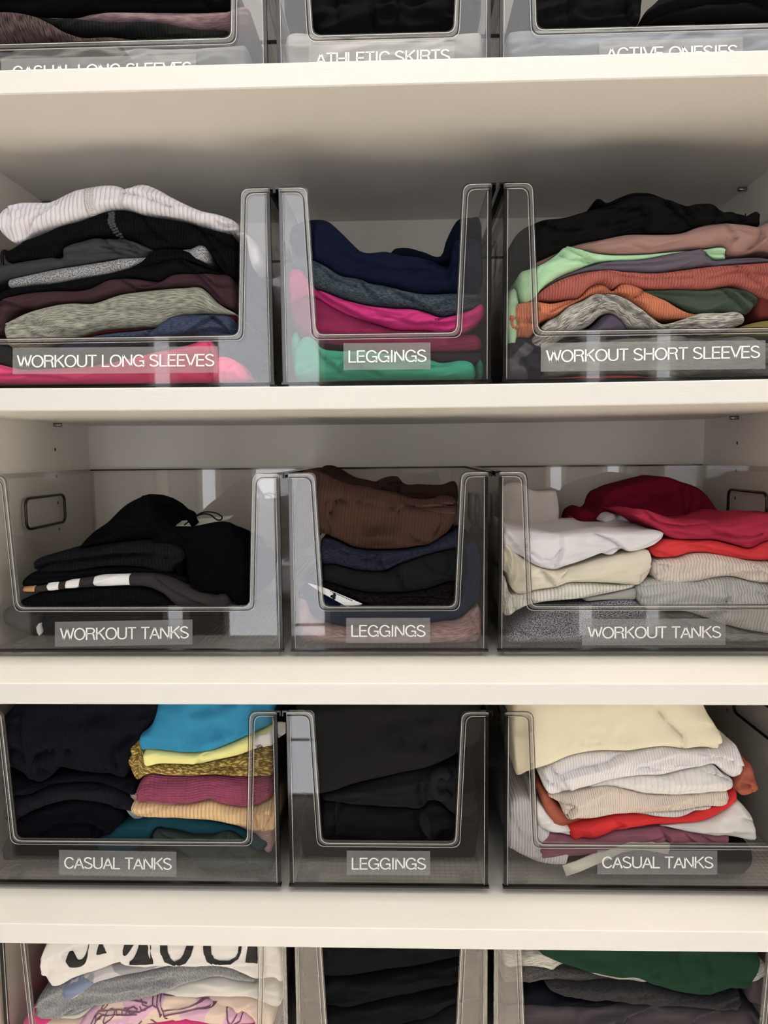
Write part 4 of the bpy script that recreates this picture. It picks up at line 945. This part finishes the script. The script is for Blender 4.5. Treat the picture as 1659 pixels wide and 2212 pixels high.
tk('oatmeal ribbed tank top under the bright red one', fabric((244, 226, 214), 'ribheather', p=.0036),
  [(982,640),(1000,620),(1040,608),(1130,596),(1200,576),(1280,572),(1420,590),(1550,616),(1700,617)],
  [(982,700),(1010,735),(1060,748),(1120,750),(1250,735),(1350,712),(1430,708),(1500,722),(1560,738),(1700,750)], off=-.001,
  crease=[[(1000,630),(1060,640),(1000,700),.0014],[(1380,700),(1470,670),(1600,680),.0014],[(1550,640),(1600,680),(1590,730),.0016],[(1130,600),(1150,660),(1135,700),.001]])

# ---- row 3 left ----------------------------------------------------------------
b, view, grp = (3, 'L'), V3L, 'navy-black tops in the left half of the casual tanks bin'
tk('navy-black top at the base of the dark pile', fabric((20, 20, 28)), [(30,830),(70,760),(100,700),(200,645),(330,597),(450,583),(600,602),(680,640),(715,700),(725,780)],
  [(30,915),(270,925),(725,925)], off=.004, crease=[[(235,800),(270,740),(340,705),(440,690),(560,705),(640,760),.004],[(560,710),(530,800),.002]], depth=.19)
tk('navy-black top, second from the base of the dark pile', fabric((30, 30, 38), 'rib', p=.0026, depth=.4), [(35,590),(100,565),(190,548),(320,502),(480,491),(600,506),(700,535),(775,580)],
  [(35,690),(100,690),(200,642),(330,595),(450,581),(600,600),(700,628),(775,650)], depth=.19, b=.013)
tk('navy-black top in the middle of the dark pile', fabric((20, 21, 30)), [(32,410),(80,440),(180,480),(235,490),(300,452),(400,432),(600,442),(775,467)],
  [(32,585),(100,563),(190,546),(320,500),(480,489),(600,504),(775,560)], depth=.19, crease=[[(60,470),(150,540),(190,546),.003],[(200,500),(350,480),(600,480),.0014]])
tk('large navy-black knit top on top of the dark pile, deeply creased', fabric((26, 27, 38), 'rib', p=.0022, depth=.5),
  [(2,150),(50,95),(100,45),(300,-10),(600,-20),(860,-10),(905,40)],
  [(2,375),(60,400),(150,440),(215,487),(250,482),(300,448),(340,405),(450,425),(620,440),(725,432),(750,330),(800,230),(860,150),(905,60)], off=-.002, amp=.002, depth=.18,
  crease=[[(300,440),(235,400),(225,320),(300,285),(420,290),.004],[(200,470),(195,370),(240,290),(330,270),.003],[(340,400),(330,350),(450,370),(640,400),.003],[(150,100),(150,250),(190,380),.003],[(740,240),(650,290),(680,380),.003],[(330,280),(500,260),(740,280),.0016]])
grp = 'coloured tops in the right half of the casual tanks bin'
tk('very dark green top sagging at the base of the bright pile', fabric((58, 70, 66)), [(845,800),(870,750),(910,740),(960,745),(1100,770),(1200,772),(1250,757),(1300,760),(1350,790),(1450,868),(1535,925)],
  [(845,812),(1000,850),(1080,900),(1120,960),(1180,1030),(1300,1052),(1450,1050),(1535,980)], off=.001, depth=.19,
  crease=[[(900,745),(1050,790),(1200,800),.003],[(1270,765),(1290,800),(1260,860),.003],[(1290,840),(1400,900),(1520,960),.0018],[(1040,840),(1250,930),(1300,1040),.001]])
tk('dark teal top with a smooth pointed left end', fabric((22, 62, 76)), [(538,808),(620,757),(700,712),(780,690),(840,680),(1000,683),(1150,697),(1300,732),(1400,772),(1502,822)],
  [(538,825),(570,860),(640,872),(720,872),(800,835),(845,800),(870,750),(960,743),(1100,768),(1200,770),(1290,757),(1350,788),(1460,868),(1502,850)], off=-.0035, amp=.0006, depth=.19, crease=[[(1350,760),(1440,810),(1470,860),.001]])
tk('grey-blue top peeking out left of the tan one', fabric((138, 148, 150)), [(698,605),(740,580),(900,640),(1200,700),(1400,740)], [(698,615),(740,665),(780,692),(850,683),(1000,684),(1400,760)], off=.006, amp=.0005)
tk('dusty pink striped top draping under the tan one at both ends', fabric((190, 148, 150), 'rib', p=.0030, ang=1.5708), [(714,545),(770,505),(830,520),(1100,560),(1400,590),(1542,620)],
  [(714,552),(745,590),(900,660),(1170,705),(1330,728),(1400,765),(1460,800),(1490,872),(1515,878),(1542,840)], off=.007, amp=.0006)
tk('tan ribbed top in the middle of the bright pile', fabric((236, 196, 142), 'rib', p=.0046), [(735,610),(760,585),(800,592),(850,595),(930,607),(1080,602),(1190,580),(1260,605),(1370,625),(1440,618),(1490,595),(1530,580),(1562,600)],
  [(735,650),(760,668),(850,680),(1000,684),(1150,692),(1250,702),(1340,722),(1420,750),(1520,752),(1562,740)], off=-.001,
  crease=[[(1400,640),(1440,660),(1470,740),.0018],[(1460,640),(1520,640),(1540,590),.002],[(1500,700),(1530,640),(1540,600),.0025]])
tk('mauve waffle-knit top above the tan ribbed one', fabric((148, 68, 98), 'waffle', p=.0052), [(764,545),(780,500),(815,450),(850,438),(1000,452),(1200,448),(1400,455),(1530,452),(1540,480)],
  [(764,560),(780,585),(850,593),(930,603),(1080,600),(1190,572),(1260,603),(1370,622),(1460,608),(1540,560)], off=-.001, amp=.001, crease=[[(1150,590),(1195,560),(1230,590),.003]])
gd = tk('brown and gold patterned top with a flap folded down at the left', fabric((112, 92, 34), 'brocade', (200, 172, 96), ang=.2), [(708,290),(725,255),(760,238),(800,236),(820,330),(850,390),(900,385),(1100,388),(1220,365),(1350,332),(1450,295),(1540,280)],
  [(708,305),(730,360),(760,450),(775,473),(795,465),(815,445),(850,436),(1000,450),(1200,446),(1400,453),(1540,448)], off=0, amp=.0014,
  crease=[[(745,250),(760,330),(790,460),.002],[(810,250),(800,340),(800,430),.003],[(1000,420),(1200,400),(1450,380),.0012]])
yl = tk('pale yellow top between the blue and gold ones', fabric((246, 242, 150)), [(803,320),(828,294),(900,307),(1060,324),(1180,312),(1300,267),(1400,222),(1470,190),(1540,150),(1598,115)],
  [(803,392),(820,396),(900,383),(1100,386),(1220,362),(1350,330),(1450,292),(1540,275),(1598,240)], amp=.0009, crease=[[(1100,385),(1130,330),(1165,315),.0018]])
s3 = BIN[(3,'L')][2]
yl.patch('size_tag', M_PAPER, [(1415,285),(1432,238),(1500,205),(1545,175),(1590,180)], [(1415,300),(1440,318),(1500,295),(1545,272),(1590,240)], label='white size tag reading XS')
def tagtext(g, txt, p0, p1, up, m, parent=None):
    def f(tot):
        def q(u, v, o):
            zx = p0[0]+(p1[0]-p0[0])*u/tot+up[0]*v; zy = p0[1]+(p1[1]-p0[1])*u/tot+up[1]*v
            x, y, z = g.front(zx, zy); return (x, y-.0012-o, z)
        return q
    return write_text(txt, f, .13).build('lettering', m, parent or g.o)
tagtext(yl, 'XS', (1440,297), (1476,284), (-6,-19), fabric((70, 72, 76)))
tk('turquoise blue top on the bright pile', fabric((24, 130, 176)), [(783,245),(795,215),(830,185),(850,168),(880,100),(895,30),(1000,-20),(1300,-30),(1540,-10),(1565,60)],
  [(783,265),(800,296),(840,298),(900,305),(1060,322),(1180,310),(1300,265),(1400,220),(1480,185),(1530,155),(1565,110)], off=-.002, amp=.0022, wl=(.06,.025), depth=.18,
  crease=[[(800,215),(900,235),(1100,290),.001],[(1350,200),(1360,120),(1420,60),.0016],[(1100,120),(1250,200),(1300,250),.001]])

# ---- row 3 centre ----------------------------------------------------------------
b, view, grp = (3, 'C'), V3C, 'black leggings in the lowest leggings bin'
lg('black leggings spread at the very bottom of the black pile', fabric((24, 24, 27)), [(185,770),(220,745),(350,740),(700,750),(1380,760),(1395,850)], [(185,890),(240,1100),(262,1145),(500,1150),(1000,1145),(1100,1085),(1360,1065),(1395,900)], off=.030, depth=.19)
ga = lg('black leggings with two stitched vertical seams', fabric((26, 27, 30)), [(345,705),(480,706),(600,720),(750,738),(900,745),(1030,742),(1070,700),(1130,705),(1230,790),(1385,840)],
  [(345,930),(480,928),(560,940),(700,955),(980,965),(1100,950),(1140,900),(1385,880)], crease=[[(975,770),(1010,850),(1060,940),.003],[(470,708),(465,820),(440,930),.002]], off=0)
ga.patch('stitching', fabric((40, 41, 46), 'waffle', p=.0016, depth=1.5), [(440,712),(460,708),(482,710)], [(440,925),(460,922),(482,760)])
ga.patch('stitching', fabric((40, 41, 46), 'waffle', p=.0016, depth=1.5), [(1000,790),(1030,770),(1075,830)], [(1000,830),(1030,925),(1075,940)])
gb = lg('black leggings folded with the waistband rolled at the right', fabric((29, 30, 33)), [(345,658),(420,640),(500,612),(650,568),(750,548),(850,525),(1000,490),(1100,475),(1250,470),(1380,560)],
  [(345,700),(480,703),(600,718),(750,736),(900,742),(1025,742),(1060,700),(1130,703),(1230,788),(1380,800)], off=-.001, crease=[[(1000,560),(1010,650),(1020,738),.003],[(1045,560),(1050,640),(1060,700),.0025]])
P = []
s3 = BIN[(3,'C')][2]
for k in range(9):
    a = math.radians(40+k*35); px, py = 1150+62*math.cos(a), 600-80*math.sin(a); x, z = at(580+px/3.072, 1500+py/3.072, s3+.006); P.append((x, s3+.0085, z))
MB().tube(P, .0065, 10).build('rolled_waistband', fabric((32, 32, 36), 'rib', p=.002, depth=.6), gb.o, True)
lg('large black leggings filling the top of the lowest leggings bin', fabric((32, 32, 34)), [(180,60),(260,20),(600,-20),(1100,-20),(1380,20),(1450,80)],
  [(180,560),(230,650),(320,652),(420,638),(520,604),(600,578),(750,545),(900,512),(1050,480),(1200,415),(1290,360),(1400,300),(1450,250)], off=-.002, amp=.0026, wl=(.08,.035), b=.013,
  crease=[[(500,150),(700,350),(750,450),.0012],[(850,250),(1100,330),(1250,330),.0012]])

# ---- row 3 right -----------------------------------------------------------------
b, view, grp = (3, 'R'), V3R, 'tops in the right casual tanks bin'
bb = tk('black tank top lying flat behind the casual tanks label', fabric((36, 34, 36)), [(475,985),(600,945),(700,915),(900,900),(1100,885),(1400,855),(1540,862),(1562,900)],
  [(475,1010),(515,1078),(650,1052),(900,1048),(1360,1052),(1500,1030),(1562,940)], off=.004, amp=.0006, depth=.18)
P = []
s3 = BIN[(3,'R')][2]
for px, py in ((480,1022),(560,995),(640,960),(720,925),(800,885),(860,872),(940,868),(1010,878),(1085,892)):
    x, z = at(1040+px/2.68, 1500+py/2.68, s3+.012); P.append((x, s3+.012, z))
MB().tube(P, 0, 8, sec=[(-.0012,.006),(.0002,.007),(.0016,.006),(.002,0),(.0016,-.006),(.0002,-.007),(-.0012,-.006),(-.002,0)]).build('ribbed_strap', fabric((230, 226, 212)), bb.o, True)['label'] = 'cream ribbed strap lying across'
tk('white ribbed top slumped into the left corner of the bin', fabric((226, 222, 226), 'rib', p=.0034), [(105,700),(150,625),(210,585),(290,620),(330,700),(420,790),(500,800)],
  [(105,730),(130,850),(180,890),(250,930),(330,962),(480,965),(500,940)], off=.004, crease=[[(150,650),(220,760),(330,830),.0018]])
tk('dusty mauve top folded near the bottom of the stack', fabric((146, 88, 106)), [(325,775),(400,792),(510,812),(640,820),(760,780),(900,770),(1035,763),(1080,780),(1180,790),(1260,802),(1330,800),(1430,812),(1436,830)],
  [(325,950),(450,935),(560,925),(640,912),(740,878),(850,842),(1050,846),(1140,848),(1240,862),(1280,855),(1340,868),(1436,845)], off=-.001,
  crease=[[(1035,765),(1060,800),(1070,832),.0025],[(1180,800),(1240,850),(1300,845),.0016],[(1270,805),(1330,835),(1400,850),.0016]])
tk('plain white top whose right end fans out past the red one', fabric((236, 232, 228)), [(288,640),(310,605),(340,625),(400,700),(500,748),(760,768),(960,765),(1100,748),(1280,722),(1400,668),(1475,615),(1530,660),(1562,720),(1575,800)],
  [(288,660),(320,740),(370,770),(430,788),(510,806),(640,815),(760,778),(900,768),(1035,761),(1180,788),(1260,800),(1430,810),(1540,826),(1575,815)], off=.0015,
  crease=[[(1470,640),(1500,690),(1560,720),.0016],[(1040,765),(1200,790),(1430,760),.001]])
tk('bright red top curving up to the right', fabric((214, 30, 32)), [(490,745),(560,735),(700,705),(760,690),(900,687),(1040,708),(1160,702),(1280,662),(1390,625),(1430,570),(1470,550),(1483,575)],
  [(490,752),(508,812),(580,818),(640,818),(700,800),(760,776),(850,762),(960,748),(1100,746),(1280,720),(1400,662),(1483,585)], off=-.001, amp=.001, crease=[[(760,700),(820,740),(760,770),.0012]])
tk('thin white ribbed top above the red one', fabric((230, 226, 226), 'rib', p=.003), [(840,676),(950,673),(1150,662),(1300,642),(1345,636)], [(840,686),(900,687),(1040,706),(1120,708),(1180,694),(1230,672),(1310,666),(1345,642)], amp=.0004)
tk('terracotta top showing at both ends of the stack', fabric((165, 86, 64)), [(322,500),(380,560),(450,640),(560,700),(900,680),(1300,600),(1440,540),(1475,440),(1500,398),(1545,388),(1565,440),(1580,530)],
  [(322,560),(360,660),(397,740),(500,742),(600,728),(740,694),(900,685),(1100,676),(1300,640),(1420,560),(1460,550),(1500,577),(1580,552)], off=.006, amp=.0012, crease=[[(1480,480),(1540,500),(1560,540),.002]])
tk('cream-pink ribbed top in the middle of the stack', fabric((240, 222, 206), 'rib', p=.0024), [(378,580),(420,568),(480,560),(600,545),(720,527),(820,542),(950,567),(1150,569),(1300,562),(1412,547),(1433,570)],
  [(378,590),(440,615),(460,650),(475,690),(540,706),(640,702),(760,683),(950,673),(1150,660),(1300,640),(1400,632),(1433,610)], off=-.001, crease=[[(435,600),(490,600),(538,612),(520,650),(475,690),.003],[(440,620),(500,640),(540,630),.0016]])
tk('white striped top below the plain white one', fabric((236, 232, 230), 'rib', p=.0060, depth=.6), [(620,530),(700,500),(850,470),(950,460),(1050,458),(1150,430),(1240,410),(1330,397),(1380,440),(1440,478),(1458,505)],
  [(620,540),(720,525),(820,540),(950,565),(1150,567),(1300,558),(1400,545),(1458,530)], off=0, crease=[[(1330,400),(1350,440),(1400,465),.003],[(1240,415),(1330,440),(1390,470),.0016]])
tk('white ribbed top under the big cream one', fabric((242, 238, 242), 'rib', p=.0030, depth=.7), [(330,440),(380,410),(520,350),(700,322),(830,325),(1050,298),(1200,312),(1330,300),(1400,285),(1460,280),(1490,350),(1500,400)],
  [(330,470),(360,530),(385,565),(430,566),(480,552),(520,547),(620,522),(720,490),(850,462),(1050,455),(1150,428),(1240,408),(1330,394),(1400,450),(1450,472),(1500,430)], off=-.001,
  crease=[[(830,330),(700,390),(460,450),.003],[(400,405),(430,440),(470,470),(510,545),.003],[(340,440),(380,480),(440,500),(480,548),.0025],[(700,430),(900,400),(1150,390),.0012],[(1200,320),(1380,340),(1490,390),.0014]])
tk('large cream top on the stack, hanging down at its left corner', fabric((234, 226, 198)), [(165,60),(300,-20),(700,-30),(1100,-30),(1265,30),(1300,100),(1345,170),(1388,262)],
  [(165,240),(182,380),(195,450),(215,463),(260,440),(330,420),(400,397),(460,370),(520,347),(700,320),(830,323),(950,305),(1050,295),(1160,308),(1280,300),(1350,308),(1388,290)], off=-.003, amp=.0018, wl=(.07,.025), depth=.18, b=.012,
  crease=[[(1000,60),(1060,130),(1150,220),(1160,305),.004],[(340,300),(480,240),(700,260),.0014],[(330,210),(500,190),(700,170),.0012],[(1180,200),(1300,250),(1380,270),.0012],[(300,420),(500,330),(800,290),(1100,280),.0014]])

# ---- row 4 ---------------------------------------------------------------------
b, view, grp = (4, 'L'), V4L, 'tees in the bottom left bin'
te = lambda *a, **k: g('folded_tee', *a, cat='t-shirt', **k)
te('hot pink tee at the bottom of the left pile', fabric((250, 60, 150)), [(60,440),(110,400),(180,370),(215,380),(350,440),(560,430),(640,415),(720,402),(800,393),(950,403),(1110,420),(1180,440)], [(60,600),(600,610),(1180,600)], off=.004)
gt = te('pink and cream graphic tee with purple outlined lettering', fabric((226, 178, 206), 'camo', (236, 210, 192)),
  [(340,430),(380,370),(420,335),(460,305),(520,296),(650,289),(790,291),(860,305),(950,330),(1040,350),(1080,372),(1110,410)],
  [(340,520),(420,500),(560,435),(640,413),(720,400),(800,391),(950,401),(1110,418)], off=-.002, amp=.001, crease=[[(690,440),(740,420),(800,380),.002],[(700,300),(720,360),(760,385),.001]])
def print_lines(g, lines, w, m, name='printed_outline', th=.0002, raised=.0009):
    for L in lines:
        dense = []
        for a, c in zip(L[:-1], L[1:]):
            n = max(2, int(math.dist(a, c)/8))
            dense += [(a[0]+(c[0]-a[0])*k/n, a[1]+(c[1]-a[1])*k/n) for k in range(n)]
        dense.append(L[-1])
        mb = MB()
        def f(u, v, o):
            x, y, z = g.front(u, v); return (x, y-raised-o, z)
        ribbon(mb, dense, w, f, .0002); mb.build(name, m, g.o)
print_lines(gt, [[(395,424),(415,380),(430,360),(520,352),(610,356),(665,330)], [(408,424),(428,388),(450,372),(540,368),(600,366)], [(480,328),(500,300),(520,292),(630,290)], [(480,328),(560,318),(640,324)], [(560,296),(560,318)],
  [(690,292),(700,340),(720,380),(730,386)], [(676,292),(684,340),(700,378)], [(700,372),(780,362),(860,345),(940,342)], [(706,352),(780,346),(860,328),(900,326)], [(700,304),(780,306),(850,312)],
  [(970,335),(985,365),(1000,412),(1035,360),(1050,370),(1040,400),(1010,414)], [(655,292),(665,330),(690,345)], [(620,395),(600,420)], [(660,385),(680,412)]], 5.5, M_PURPLEINK)
for q in ([(440,352),(448,338),(462,330),(468,336),(455,350),(440,352)], [(420,378),(432,368),(446,372),(440,384),(420,395),(420,378)], [(455,395),(468,360),(486,348),(500,352),(500,372),(486,388),(462,402),(455,395)],
          [(505,350),(512,372),(530,368)], [(530,350),(536,370),(552,366),(556,346),(540,346)], [(560,346),(568,364),(590,358),(600,346),(582,340),(562,346)], [(608,336),(620,352),(640,346)], [(600,300),(620,330),(646,336)]):
    print_lines(gt, [q], 4.2, M_PURPLEINK, 'printed_letter')
te('peach tee wrapping round the graphic one', fabric((244, 216, 198)), [(188,400),(210,392),(350,388),(520,330),(700,300),(830,296),(950,291),(1070,291),(1130,312),(1195,345)],
  [(188,440),(240,440),(350,425),(420,333),(520,300),(790,293),(860,305),(950,330),(1040,350),(1090,380),(1120,420),(1170,424),(1195,400)], off=.004, crease=[[(960,340),(1020,345),(1060,320),.002],[(1040,330),(1100,350),(1110,380),.002]])
te('pale grey-white tee with a smooth right end', fabric((222, 220, 212)), [(200,385),(260,378),(330,372),(420,330),(620,292),(760,252),(850,228),(950,214),(1050,234),(1110,246),(1190,240),(1232,262)],
  [(200,398),(280,396),(350,390),(460,310),(620,296),(830,296),(950,290),(1060,290),(1130,311),(1190,336),(1212,332),(1232,300)], off=.001, amp=.0008)
gh = te('grey heathered sweatshirt-like tee in the left pile', fabric((160, 162, 166), 'heather', (112, 114, 118), ang=.9),
  [(158,335),(175,295),(200,272),(280,240),(420,215),(560,200),(690,176),(780,160),(900,165),(1000,180),(1040,195),(1114,235)],
  [(158,350),(185,382),(230,390),(290,382),(330,372),(420,335),(620,293),(640,285),(760,250),(850,226),(950,212),(1050,232),(1114,246)], off=-.001, amp=.0012, crease=[[(280,372),(320,330),(420,308),(560,290),(760,250),.004],[(160,335),(200,300),(260,270),.001]])
te('camouflage tee in pale grey and blue', fabric((196, 194, 198), 'camo', (150, 150, 158)), [(268,262),(300,235),(350,210),(420,180),(500,158),(620,165),(760,160)],
  [(268,285),(300,301),(330,298),(420,235),(500,210),(620,192),(760,164)], off=-.003, amp=.0008, depth=.18).patch('blue_patch', fabric((118, 132, 162)), [(272,262),(320,226),(380,222),(415,240)], [(272,285),(300,298),(350,278),(415,243)], label='slate blue patch of the print')
am = te('white tee with large black serif letters, top of the left pile', fabric((238, 235, 232)),
  [(184,170),(192,120),(212,60),(300,20),(700,0),(1050,0),(1200,60),(1245,180)],
  [(184,190),(195,205),(214,205),(226,240),(240,254),(330,215),(430,182),(530,148),(560,155),(620,165),(720,166),(800,160),(900,166),(1000,178),(1040,192),(1090,215),(1110,222),(1190,216),(1210,230),(1245,240)], off=-.004, amp=.0009, depth=.17,
  crease=[[(215,120),(240,125),(345,60),.002],[(520,95),(530,125),(560,150),(640,165),.003],[(770,160),(900,150),(1170,148),.003],[(225,235),(215,160),(210,90),.001]])
def print_fill(g, name, poly_top, poly_bot, m): g.patch(name, m, poly_top, poly_bot, eps=.0008, nv=7)
print_fill(am, 'printed_letter', [(297,130),(302,108),(320,98),(335,112),(350,128),(372,120),(388,84),(392,60)], [(297,138),(310,158),(330,165),(350,163),(370,152),(385,130),(390,100),(392,70)], M_BLACKINK)
print_fill(am, 'printed_letter', [(428,100),(438,60),(448,60),(470,98)], [(428,106),(440,106),(455,102),(470,100)], M_BLACKINK)
print_fill(am, 'printed_letter', [(540,90),(548,60),(590,60)], [(540,105),(548,112),(590,62)], M_BLACKINK)
print_fill(am, 'printed_letter', [(568,140),(585,125),(605,80),(612,50),(652,50),(650,100),(655,140),(666,148)], [(568,150),(585,151),(605,152),(612,152),(652,155),(655,155),(660,156),(666,156)], M_BLACKINK)
print_lines(am, [[(702,60),(708,105),(722,138),(745,148)], [(712,60),(720,110),(735,142),(758,154)], [(720,60),(728,110),(742,142),(765,155)], [(830,60),(815,110),(795,138),(768,153)], [(840,60),(826,110),(805,140),(775,154)], [(822,60),(806,108),(788,136),(762,150)],
   [(890,60),(894,105),(905,135),(925,145)], [(900,60),(904,110),(918,138),(945,146)], [(910,60),(914,110),(928,136),(955,146)], [(1042,60),(1040,100),(1028,128),(1000,142),(950,145)]], 13, M_BLACKINK, 'printed_letter')
print_lines(am, [[(1045,60),(1041,100),(1030,128)]], 5, M_BLACKINK, 'printed_letter')
print_fill(am, 'printed_letter', [(1064,140),(1078,60),(1116,60)], [(1064,145),(1078,147),(1116,147)], M_BLACKINK)
b, view, grp = (4, 'C'), VP, 'black clothes in the bottom middle bin'
lg('black leggings at the top of the bottom middle bin', fabric((26, 27, 30)), [(640,2050),(700,1990),(1000,1990),(1050,2050)], [(640,2095),(705,2104),(750,2104),(830,2092),(920,2078),(990,2060),(1050,2050)], crease=[[(700,2040),(760,2060),(900,2040),.001]])
lg('black leggings, second layer in the bottom middle bin', fabric((24, 25, 28)), [(640,2105),(705,2106),(750,2106),(830,2094),(920,2080),(990,2062),(1050,2058)], [(640,2150),(705,2162),(740,2168),(830,2152),(920,2135),(990,2116),(1050,2100)])
lg('black leggings, third layer in the bottom middle bin', fabric((26, 27, 31)), [(640,2160),(705,2165),(740,2170),(830,2154),(920,2137),(990,2118),(1050,2104)], [(640,2230),(705,2225),(830,2212),(920,2190),(990,2160),(1050,2150)])
lg('black leggings, lowest visible layer in the bottom middle bin', fabric((29, 30, 33)), [(640,2232),(705,2228),(830,2214),(920,2192),(990,2162),(1050,2155)], [(640,2300),(830,2300),(1050,2300)], crease=[[(920,2195),(950,2210),(970,2240),.002]])
b, view, grp = (4, 'R'), V4R, 'clothes in the bottom right bin'
te('charcoal purple top at the bottom of the right-hand bin', fabric((72, 66, 72)), [(500,330),(615,325),(760,335),(900,345),(1080,332),(1250,342),(1500,348),(1580,360),(1640,400)], [(500,520),(1000,530),(1640,520)], crease=[[(615,422),(800,418),(960,395),(1080,355),(1160,340),.004],[(1300,400),(1340,370),(1420,355),.002],[(1540,300),(1580,350),(1600,420),.003]])
te('navy-black top, a dark layer left of centre in the bottom right bin', fabric((24, 25, 34)), [(500,262),(600,255),(640,240),(700,245),(760,285),(950,312),(1200,335),(1300,340)], [(500,328),(615,323),(760,333),(900,343),(1080,330),(1300,342)], off=.004)
te('dark grey heathered top with a square right end', fabric((58, 57, 60), 'heather', (40, 40, 44)), [(695,245),(712,222),(800,222),(900,228),(1100,238),(1200,262),(1300,292),(1400,296),(1500,272),(1532,262)], [(695,260),(730,272),(830,295),(950,307),(1200,332),(1400,344),(1532,353)], off=-.002)
te('charcoal heathered top under the marled one', fabric((92, 90, 90), 'heather', (62, 60, 60)), [(500,160),(610,165),(720,182),(800,182),(900,200),(1020,222),(1100,232)], [(500,232),(620,232),(700,225),(900,226),(1100,236)], off=.001)
te('pale marled top peeking out beside the dark green one', fabric((204, 204, 196), 'melange', (140, 140, 134)), [(500,90),(610,80),(700,70),(1500,150),(1600,145),(1642,145)], [(500,155),(620,160),(680,168),(722,180),(760,152),(900,196),(1025,221),(1500,230),(1575,220),(1642,190)], off=.005)
te('dark green top with a centre seam, on the right-hand pile', fabric((29, 56, 43)), [(660,90),(700,40),(1000,20),(1500,20),(1600,60),(1612,120)], [(660,108),(690,118),(760,150),(850,182),(1025,218),(1080,218),(1150,242),(1240,272),(1390,293),(1440,280),(1510,258),(1566,254),(1590,190),(1612,130)], off=-.004, amp=.0014, depth=.17,
  crease=[[(1022,60),(1024,140),(1024,190),.0012],[(1130,245),(1300,240),(1560,245),.002],[(1250,60),(1270,160),(1310,230),.0018],[(1380,100),(1400,200),(1390,290),.0018]])
te('dark top hanging at the far right of the bottom right bin', fabric((70, 62, 70)), [(1560,150),(1600,140),(1700,140)], [(1560,320),(1640,330),(1700,330)], off=.008)

# ---- row 0 ---------------------------------------------------------------------
b, view, grp = (0, 'L'), V0L, 'tops in the casual long sleeves bin'
te('grey top lying behind the casual long sleeves label', fabric((126, 128, 132)), [(-30,235),(60,235),(120,215),(400,212),(850,225),(1080,200)], [(-30,330),(500,335),(1080,330)], off=.004)
te('dark marled knit at the lower left of the casual stack', fabric((88, 72, 72), 'melange', (44, 34, 36), ang=1.2), [(-30,62),(60,62),(160,80),(230,115),(280,145),(340,165),(500,170),(620,182)], [(-30,230),(120,212),(620,212)], off=-.003, depth=.17)
te('black ribbed top over the marled knit', fabric((30, 32, 32), 'rib', p=.0036), [(60,64),(130,66),(200,80),(330,92),(480,107),(700,112),(830,137),(1000,140)], [(60,75),(160,85),(230,118),(290,150),(340,167),(500,172),(620,186),(1000,192)], off=0)
te('mauve heathered top under the black one', fabric((140, 114, 120), 'melange', (112, 88, 94)), [(190,78),(330,80),(400,66),(480,62),(700,60),(860,62),(980,62),(1080,50),(1098,95)], [(190,80),(330,90),(480,105),(700,110),(830,135),(985,137),(1098,125)], off=-.001)
te('black top on the casual long sleeves stack', fabric((18, 19, 24)), [(-30,-60),(500,-70),(985,-50),(1050,-10)], [(-30,40),(30,60),(190,75),(300,70),(400,62),(560,55),(700,58),(860,58),(930,64),(985,60),(1050,40)], crease=[[(0,20),(300,10),(800,20),(880,0),.002],[(880,-20),(900,30),(940,60),.003]])
b, view, grp = (0, 'C'), V0R, 'clothes in the athletic skirts bin'
te('black skirts piled in the athletic skirts bin', fabric((20, 21, 24)), [(-280,-60),(0,-80),(290,-60),(420,-20)], [(-330,100),(-300,150),(0,160),(300,155),(420,100)], crease=[[(-40,-20),(-50,60),(-30,140),.003],[(60,0),(70,80),(60,150),.002],[(-200,-20),(-190,100),.002]], amp=.002)
te('pale grey skirt below the black ones', fabric((170, 170, 172)), [(-440,170),(-380,150),(-300,155),(0,165),(300,160),(440,150)], [(-440,300),(0,305),(440,300)], off=.004)
b, view, grp = (0, 'R'), V0R, 'clothes in the active onesies bin'
te('black onesie with a stitched pocket line, left in the active onesies bin', fabric((26, 26, 28)), [(560,-60),(800,-70),(1030,-60),(1110,-10)], [(560,140),(700,138),(1000,125),(1090,120),(1110,80)], crease=[[(780,-20),(795,60),(805,125),.002],[(1030,-20),(1045,80),(1060,120),.003]])
te('black onesie folded on the right of the active onesies bin', fabric((24, 24, 27)), [(1112,60),(1150,35),(1250,-60),(1500,-70),(1700,-60)], [(1112,112),(1180,108),(1400,102),(1700,96)], crease=[[(1130,90),(1250,50),(1450,20),(1700,10),.004],[(1480,-40),(1560,10),(1620,40),.003]])
te('blue-grey top under the onesies', fabric((130, 138, 152)), [(520,150),(700,142),(1100,128),(1700,105)], [(520,290),(1100,290),(1700,285)], off=.003)
